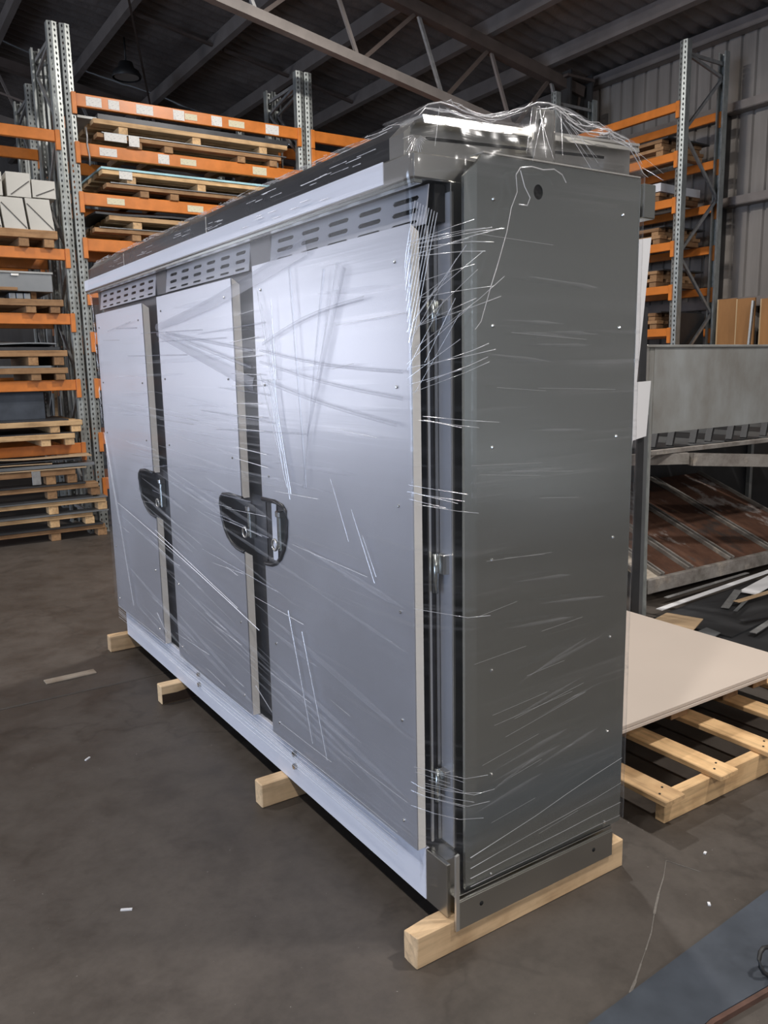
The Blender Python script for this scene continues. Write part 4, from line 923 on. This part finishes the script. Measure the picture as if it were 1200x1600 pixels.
def hood_lines():  # white lines drawn for wrinkles and their glints on the hood film
    HX = [(-0.12, 2.222), (-0.06, 2.262), (-0.017, 2.268), (0.06, 2.252), (0.127, 2.253), (0.2, 2.272), (0.259, 2.300), (0.275, 2.312), (0.335, 2.318), (0.40, 2.309), (0.475, 2.288), (0.56, 2.282), (0.66, 2.264), (0.72, 2.19)]
    def hz(x):
        for (xa, za), (xb, zb) in zip(HX[:-1], HX[1:]):
            if xa <= x <= xb: return za + (zb - za) * (x - xa) / (xb - xa)
        return HX[-1][1]
    L = []
    for k in range(24):
        x0 = random.uniform(-0.09, 0.60); ln = random.uniform(0.05, 0.22); dz = random.uniform(-0.018, 0.006); yy = random.uniform(0.03, 0.08)
        L.append(([(x0 + ln * t, yy + 0.01 * math.sin(5 * t + k), hz(x0 + ln * t) + dz + 0.004 * math.sin(9 * t + k)) for t in (0, .2, .4, .6, .8, 1)], random.uniform(0.0007, 0.0018)))
    L.append(([(x, 0.06, hz(x) + 0.002) for x in [-0.11 + 0.04 * k for k in range(21)]], 0.0016))
    for k in range(13):      # rays falling from the lug and the lid down to the end panel
        x0 = random.choice([0.28, 0.33, 0.38, 0.60, 0.70, -0.05]) + random.uniform(-.02, .02); x1 = x0 + random.uniform(-0.12, 0.16)
        L.append(([(x0 + (min(x1, 0.73) - x0) * t, 0.055 - 0.06 * t, hz(x0) - 0.008 + (2.150 - hz(x0)) * t * random.uniform(0.75, 1)) for t in (0, .5, 1)], random.uniform(0.0005, 0.0011)))
    for k in range(14):      # star of folds pulled over the lid corner
        a = math.radians(200 + 11 * k); r0, r1 = 0.012, random.uniform(0.03, 0.06)
        L.append(([(-0.075 + r * math.cos(a) * 0.9, 0.112 - 0.01, 2.200 + r * math.sin(a)) for r in (r0, (r0 + r1) / 2, r1)], 0.0011))
    vs = []; fs = []
    for pts, r in L:
        pts = [Vector(p) for p in pts]; b = len(vs)
        for i, p in enumerate(pts):
            t = (pts[min(i + 1, len(pts) - 1)] - pts[max(i - 1, 0)]).normalized(); u = t.cross(Vector((0.1, 0.9, 0.3))).normalized(); v = t.cross(u)
            rr = r * (0.4 if i in (0, len(pts) - 1) else 1.0)
            for k in range(4): vs.append(p + rr * (math.cos(k * math.pi / 2) * u + math.sin(k * math.pi / 2) * v) - Vector(ORG))
        for i in range(len(pts) - 1):
            for k in range(4): fs.append((b + i * 4 + k, b + i * 4 + (k + 1) % 4, b + (i + 1) * 4 + (k + 1) % 4, b + (i + 1) * 4 + k))
    me = mesh_from('hood_wrinkle_glint', vs, fs, True); ul = me.uv_layers.new(name='UVMap')
    return me
o = link('hood_wrinkle_glint', hood_lines(), M['strand'], wrap, ORG); o['kind'] = 'stuff'

# ------------------------------------------------------------------ battens under the cabinet
def batten(x0, x1, y0, y1, label, stain=False):
    t = thing('timber_batten', label, 'batten', ((x0 + x1) / 2, (y0 + y1) / 2, 0), 'timber battens under the cabinet')
    me = boxmesh((x1 - x0, y1 - y0, 0.0965), M['batten_x'], 0.004)
    link('batten_body', me, None, t, ((x0 + x1) / 2, (y0 + y1) / 2, 0.04825))
    if stain: prism('dark_stain', [(x0 + .004, .004), (x1 - 0.3, 0.004), (x1 - .3, .062), (x0 + .25, .052), (x0 + .16, .060), (x0 + .08, .050), (x0 + .004, .053)], lambda u, v, d: (u, d, v), y0 - 0.0012, y0 - 0.0004, M['stain'], t, (x0, y0, 0))
    return t
t = thing('timber_batten', 'nearest timber batten lying under the end panel, split at its end', 'batten', (0.22, 0.01, 0), 'timber battens under the cabinet')
def rough_batten():
    bm = bmesh.new(); bmesh.ops.create_cube(bm, size=1.0)
    bmesh.ops.subdivide_edges(bm, edges=[e for e in bm.edges if abs(e.verts[0].co.x - e.verts[1].co.x) > .5], cuts=10)
    bmesh.ops.subdivide_edges(bm, edges=[e for e in bm.edges if e.verts[0].co.x < -.49 and e.verts[1].co.x < -.49], cuts=2, use_grid_fill=True)
    for v in bm.verts:
        c = v.co; c.x *= 0.832; c.y *= 0.062; c.z *= 0.0965
        if c.x < -0.40: c.x += 0.010 * noise.noise(Vector((c.y * 60, c.z * 50, 2))); c.z -= 0.010 if (c.z > 0.04 and c.y > 0.005) else 0
    bmesh.ops.bevel(bm, geom=[e for e in bm.edges if e.calc_face_angle(0) > 1.2], offset=0.003, segments=1, affect='EDGES')
    me = bpy.data.meshes.new('batten'); bm.to_mesh(me); bm.free(); return me
link('batten_body', rough_batten(), M['batten_x'], t, (0.224, 0.013, 0.04825))
batten(-0.185, 0.62, 0.995, 1.055, 'second timber batten from the near end with a clean pale end')
batten(-0.180, 0.62, 2.176, 2.236, 'third timber batten from the near end with shade painted dark on its side', True)
batten(-0.178, 0.62, 3.115, 3.175, 'farthest timber batten below the left end of the cabinet')
# loose piece of wood and chips on the floor
o = tagp(box('wood_strip', (-0.60, 2.81, 0.0), (-0.335, 2.875, 0.008), M['greywood'], None, 0.002, (0, 0, 0.03)), 'grey weathered flat wood strip lying on the open floor at the left', 'wood strip')
def chip(x, y, L, a, lab):
    o = box('chip', (x - L / 2, y - 0.004, 0.0), (x + L / 2, y + 0.004, 0.004), M['whitesheet'], None, 0, (0, 0, a)); tagp(o, lab, 'chip')
chip(-0.78, 0.70, 0.035, -0.5, 'white plastic sliver on the floor left of the near batten')
chip(0.92, -0.13, 0.012, 0.3, 'tiny pale chip on the floor near the photo right edge')
chip(-0.63, 1.80, 0.03, 0.7, 'thin straw sliver on the floor beyond the wood strip')
chip(0.70, -0.30, 0.014, 0.8, 'tiny pale chip on the floor beside the blue-grey plate')

# ------------------------------------------------------------------ pallets with the beige board, right
P1 = thing('pallet', 'pale pine pallet on the concrete below the beige board', 'pallet', (1.6, 1.2, 0))
for y in (0.062, 1.16, 2.28): box('bearer', (0.955, y, 0), (2.25, y + 0.042, 0.100), M['pine_x'], P1, 0.003)
for k in range(5): box('slat', (0.90 + 0.315 * k, 0.018, 0.1003), (1.006 + 0.315 * k, 2.34, 0.1225), M['pine_y'], P1, 0.003)
nail = bpy.data.meshes.new('nail'); bm = bmesh.new(); bmesh.ops.create_cone(bm, cap_ends=True, segments=6, radius1=0.0045, radius2=0.0045, depth=0.003); bm.to_mesh(nail); bm.free(); nail.materials.append(M['black'])
for k in range(3):
    for dx, dy in ((0.03, 0.05), (0.075, 0.075)): link('nail', nail, None, P1, (0.90 + 0.315 * k + dx, 0.018 + dy, 0.1235))
P2 = thing('pallet', 'upper pallet whose bearer ends show beneath the beige board', 'pallet', (1.6, 1.5, 0.1235))
for x in (1.04, 1.465, 1.830, 2.06): box('bearer', (x, 0.43, 0.1235), (x + 0.11, 2.6, 0.220), M['oldwood_y'], P2, 0.003)
for k in range(6): box('slat', (1.0, 0.44 + 0.40 * k, 0.2203), (2.18, 0.54 + 0.40 * k, 0.2405), M['oldwood_x'], P2, 0.003)
tagp(box('beige_board', (0.985, 0.300, 0.2408), (2.185, 2.70, 0.2545), M['beige'], None, 0.0015), 'lower beige board, its edge just showing under the top one', 'board', 'beige boards on the pallet')
tagp(box('beige_board', (0.985, 0.302, 0.2565), (2.185, 2.70, 0.272), M['beige'], None, 0.0015), 'smooth beige board lying flat on top of the pallets', 'board', 'beige boards on the pallet')
# blue-grey plate at the bottom right
t = thing('steel_plate', 'long blue-grey steel plate on the floor at the bottom right corner', 'plate', (1.0, -0.5, 0))
prism('plate_body', [(-0.5, -0.455), (2.2, -0.300), (2.2, -0.50), (0.58, -0.607), (0.30, -0.585), (-0.5, -0.655)], lambda u, v, d: (u, v, d), 0.0, 0.018, M['bluegrey'], t, (1.0, -0.5, 0))
prism('rusty_edge', [(0.10, -0.606), (0.30, -0.5855), (0.57, -0.6075), (0.57, -0.620), (0.30, -0.598), (0.10, -0.618)], lambda u, v, d: (u, v, d), 0.0, 0.016, M['rustedge'], t, (1.0, -0.5, 0))
tube('dark_ring', [(0.560 + 0.035 * math.cos(a * math.pi / 6), -0.575 + 0.015 * math.sin(a * math.pi / 6), 0.052 + 0.03 * math.sin(a * math.pi / 6)) for a in range(12)], 0.006, M['black'], None, 8, True)
tagp(bpy.data.objects['dark_ring'], 'small dark metal ring standing on the blue-grey plate at the photo edge', 'ring')

# ------------------------------------------------------------------ scrap stillage on the right
ST = thing('steel_stillage', 'old steel stillage with dull galvanised front plate and rusty ribbed tray', 'stillage', (4.3, 2.5, 0))
prism('front_plate', [(3.115, 1.165), (6.4, 1.19), (6.4, 1.725), (3.115, 1.735)], lambda u, v, d: (u, d, v), 1.90, 1.908, M['galvplate'], ST, (4.2, 1.9, 1.4))
box('plate_rim', (3.03, 1.885, 1.728), (6.4, 1.96, 1.745), M['galvplate'], ST, 0.003)
prism('side_strip', [(3.035, 1.17), (3.113, 1.165), (3.113, 1.73), (3.035, 1.73)], lambda u, v, d: (u, d, v), 1.91, 1.918, M['steelbright'], ST, (3.1, 1.9, 1.4))
for x, y in ((3.075, 1.905), (6.3, 1.905), (3.075, 3.2), (6.3, 3.2)): box('corner_post', (x, y, 0.0), (x + 0.045, y + 0.045, 1.727), M['galvplate'], ST, 0.002)
box('rear_shade_sheet', (3.125, 3.25, 0.02), (6.9, 3.256, 1.72), M['darksheet'], ST, 0)  # dark sheet added to stand for the unlit space behind the shelves
box('shelf_rail', (3.12, 1.905, 1.020), (6.3, 1.945, 1.05), M['rustpale'], ST, 0.002); box('shelf_rail', (3.12, 3.2, 1.02), (6.3, 3.24, 1.05), M['rustpale'], ST, 0.002)
for k in range(7):
    x = 3.16 + 0.43 * k
    box('shelf_sheet', (x, 1.95, 1.052), (x + 0.40, 3.2, 1.060), M['greysheet'] if k % 2 else M['darksheet'], ST, 0)
    for dx in (0.08, 0.26): bar('shelf_foot', (x + dx, 1.99, 1.06), (x + dx + 0.04, 2.0, 1.162), 0.045, 0.03, M['darksheet'], ST)
box('tray_rail', (3.12, 1.885, 0.065), (6.35, 1.925, 0.165), M['rustpale'], ST, 0.004)
sl = math.radians(21)
for k, (x0, x1, mt) in enumerate(((3.125, 3.30, 'greywood'), (3.32, 3.61, 'rust'), (3.64, 4.10, 'rust'), (4.13, 4.62, 'rust'), (4.65, 5.3, 'rust'))):
    L = 1.25
    o = link('tray_plate', boxmesh((x1 - x0, L, 0.012), M[mt], 0.002), None, ST, ((x0 + x1) / 2, 1.93 + L / 2 * math.cos(sl), 0.150 + L / 2 * math.sin(sl))); o.rotation_euler = (sl, 0, 0)
    for xx in (x0, x1 - 0.018):
        o2 = link('plate_rib', boxmesh((0.018, L, 0.03), M['rustpale'], 0.002), None, o, (0, 0, 0)); o2.location = (xx + 0.009 - (x0 + x1) / 2, 0, 0.02)
bar('cross_rail', (3.13, 2.1, 0.975), (3.46, 1.865, 0.98), 0.05, 0.075, M['rustpale'], ST)
tagp(bar('loose_beam', (3.46, 1.84, 0.975), (4.75, 1.50, 0.885), 0.05, 0.085, M['rustpale'], None), 'rust-marked steel beam resting slanted across the stillage front', 'beam')
bolt = tube('bolt_hole', [(4.02, 1.664, 0.925), (4.02, 1.662, 0.925)], 0.012, M['hole'], bpy.data.objects['loose_beam'])
bolt.parent = None; bolt.parent = bpy.data.objects['loose_beam']; bolt.matrix_parent_inverse = Matrix(); bolt.location = (0.05, 0.026, 0.0)
# sheets and sections leaning between cabinet and stillage
def leaner(name, label, p0, p1, wd, th, mat, cat='offcut', up=(0, 1, 0)):
    o = bar(name, p0, p1, th, wd, mat, None, up); return tagp(o, label, cat)
def lean(name, label, poly, y, slope, th, mat, cat):
    c = (sum(p[0] for p in poly) / len(poly), y, 0.0)
    return tagp(prism(name, poly, lambda u, v, d: (u, y + d + v * slope, v), 0, th, mat, None, c), label, cat)
lean('white_sheet', 'tall white sheet leaning right between cabinet and stillage', [(2.275, 0.0), (2.457, 0.0), (2.990, 2.40), (2.72, 2.355)], 1.62, 0.10, 0.003, M['whitesheet'], 'sheet')
lean('white_sheet', 'short white sheet offcut leaning low behind the cabinet edge', [(2.275, 0.0), (2.42, 0.0), (2.70, 1.16), (2.826, 1.18), (2.893, 1.519), (2.62, 1.51)], 1.60, 0.095, 0.003, M['whitesheet'], 'sheet')
lean('leaning_section', 'dark grey steel strip leaning beside the tall white sheet', [(2.62, 0.0), (2.69, 0.0), (2.955, 1.97), (2.905, 1.985)], 1.61, 0.115, 0.012, M['darksheet'], 'steel section')
lean('leaning_section', 'grey slotted steel panel leaning next to the cabinet rear edge', [(2.72, 0.0), (2.835, 0.0), (2.925, 1.30), (2.86, 1.42)], 1.70, 0.06, 0.01, M['greysheet'], 'steel section')
lean('leaning_section', 'perforated grey steel section leaning at the stillage post', [(2.845, 0.0), (2.90, 0.0), (2.97, 1.50), (2.935, 1.52)], 1.72, 0.06, 0.02, M['upright'], 'steel section')
lean('leaning_section', 'shortest pale steel section leaning at the stillage post', [(2.915, 0.0), (2.945, 0.0), (2.985, 1.01), (2.955, 1.02)], 1.76, 0.06, 0.02, M['galvplate'], 'steel section')
# scrap sheets lying on the floor in front of the stillage
def scrap(label, pts, z, th, mat, name='scrap_sheet', cat='sheet'):
    cx = sum(p[0] for p in pts) / len(pts); cy = sum(p[1] for p in pts) / len(pts)
    return tagp(prism(name, pts, lambda u, v, d: (u, v, d), z, z + th, mat, None, (cx, cy, z)), label, cat)
scrap('large dark sheet lying on the floor right of the beige board', [(2.35, 0.35), (3.9, 0.5), (3.95, 1.35), (2.5, 1.25)], 0.0, 0.012, M['darksheet'])
scrap('second dark sheet overlapping the large one near the stillage', [(2.9, 1.1), (4.4, 1.3), (4.2, 1.78), (2.85, 1.62)], 0.013, 0.010, M['darksheet'])
scrap('brown card scrap on the floor beside the beige board corner', [(2.70, 1.25), (3.05, 1.40), (2.98, 1.62), (2.55, 1.52)], 0.024, 0.006, M['cardsheet'], 'card_scrap', 'scrap')
scrap('grey dented offcut beside the brown card scrap', [(2.62, 1.10), (2.88, 1.16), (2.9, 1.27), (2.66, 1.24)], 0.031, 0.006, M['greysheet'])
scrap('dark narrow sheet offcut nearest the photo right edge', [(3.0, 0.62), (3.9, 0.9), (3.86, 1.06), (2.95, 0.78)], 0.014, 0.008, M['greysheet'])
bar('white_strip', (2.95, 1.66, 0.045), (4.5, 1.76, 0.075), 0.045, 0.004, M['whitesheet']); tagp(bpy.data.objects['white_strip'], 'long white metal strip lying across the scrap below the rusty tray', 'strip')
bar('white_strip', (3.75, 1.55, 0.045), (4.6, 1.72, 0.06), 0.12, 0.004, M['whitesheet']); tagp(bpy.data.objects['white_strip.001'], 'wide pale strip end beside the long white strip', 'strip')
bar('metal_strip', (3.35, 1.45, 0.035), (3.75, 1.62, 0.05), 0.05, 0.004, M['galv']); tagp(bpy.data.objects['metal_strip'], 'short bent grey strip in front of the long white strip', 'strip')
bar('metal_strip', (3.2, 1.80, 0.05), (4.2, 1.84, 0.06), 0.03, 0.004, M['galv']); tagp(bpy.data.objects['metal_strip.001'], 'thin dark-grey strip behind the long white strip', 'strip')

# scraped chalky marks in the concrete near the right corner
def scuff(p, q, wd): box_ = bar('scuff_mark', (*p, 0.0008), (*q, 0.0008), wd, 0.0012, M['scuff'], floor); return box_
SCP = [(0.78, -0.082), (0.699, -0.135), (0.617, -0.18), (0.527, -0.235), (0.454, -0.283), (0.383, -0.321), (0.33, -0.348), (0.264, -0.383), (0.219, -0.404)]
for (p, q), wd in zip(zip(SCP[:-1], SCP[1:]), (0.002, 0.004, 0.007, 0.003, 0.004, 0.002, 0.005, 0.008)): scuff(p, q, wd)
scuff(SCP[0], (0.819, -0.186), 0.0015)
# unseen pale blocks added by the right wall for the end panel to reflect
for k in range(3):
    tagp(box('added_reflector', (5.9, -9.5, 0.15 * k), (7.1, -5.2, 0.15 * k + 0.148), M['whitesheet'], None, 0.003), ('lowest', 'middle', 'topmost')[k] + ' pale reflector block added unseen by the right wall behind the photographer', 'reflector', 'added reflector blocks')

# tangle of narrow offcuts lying across the scrap sheets
OFF = [('galv', 'left'), ('darksheet', 'left'), ('greysheet', 'left'), ('cardsheet', 'left'), ('galv', 'right'), ('darksheet', 'right'), ('greysheet', 'right'), ('cardsheet', 'right')]
WORD = {'galv': 'pale galvanised strip offcut', 'darksheet': 'black steel strip offcut', 'greysheet': 'grey steel strip offcut', 'cardsheet': 'brown card strip scrap'}
for k, (mt, side) in enumerate(OFF):
    x = (3.0 if side == 'left' else 3.62) + 0.12 * (k % 4) + random.uniform(0, .1); y = 1.06 + 0.13 * (k % 4) + random.uniform(-.03, .03); L = random.uniform(0.3, 0.6); a = (0.25, -0.2, 0.5, 0.1)[k % 4] + random.uniform(-.1, .1)
    z = 0.042 + 0.006 * k
    o = bar('offcut_strip', (x, y, z), (x + L * math.cos(a), y + L * math.sin(a) * 0.6, z + 0.004), random.uniform(0.02, 0.05), 0.003, M[mt])
    tagp(o, '%s on the %s of the scrap pile below the rusty tray' % (WORD[mt], side), 'offcut', 'offcuts tangled below the rusty tray')
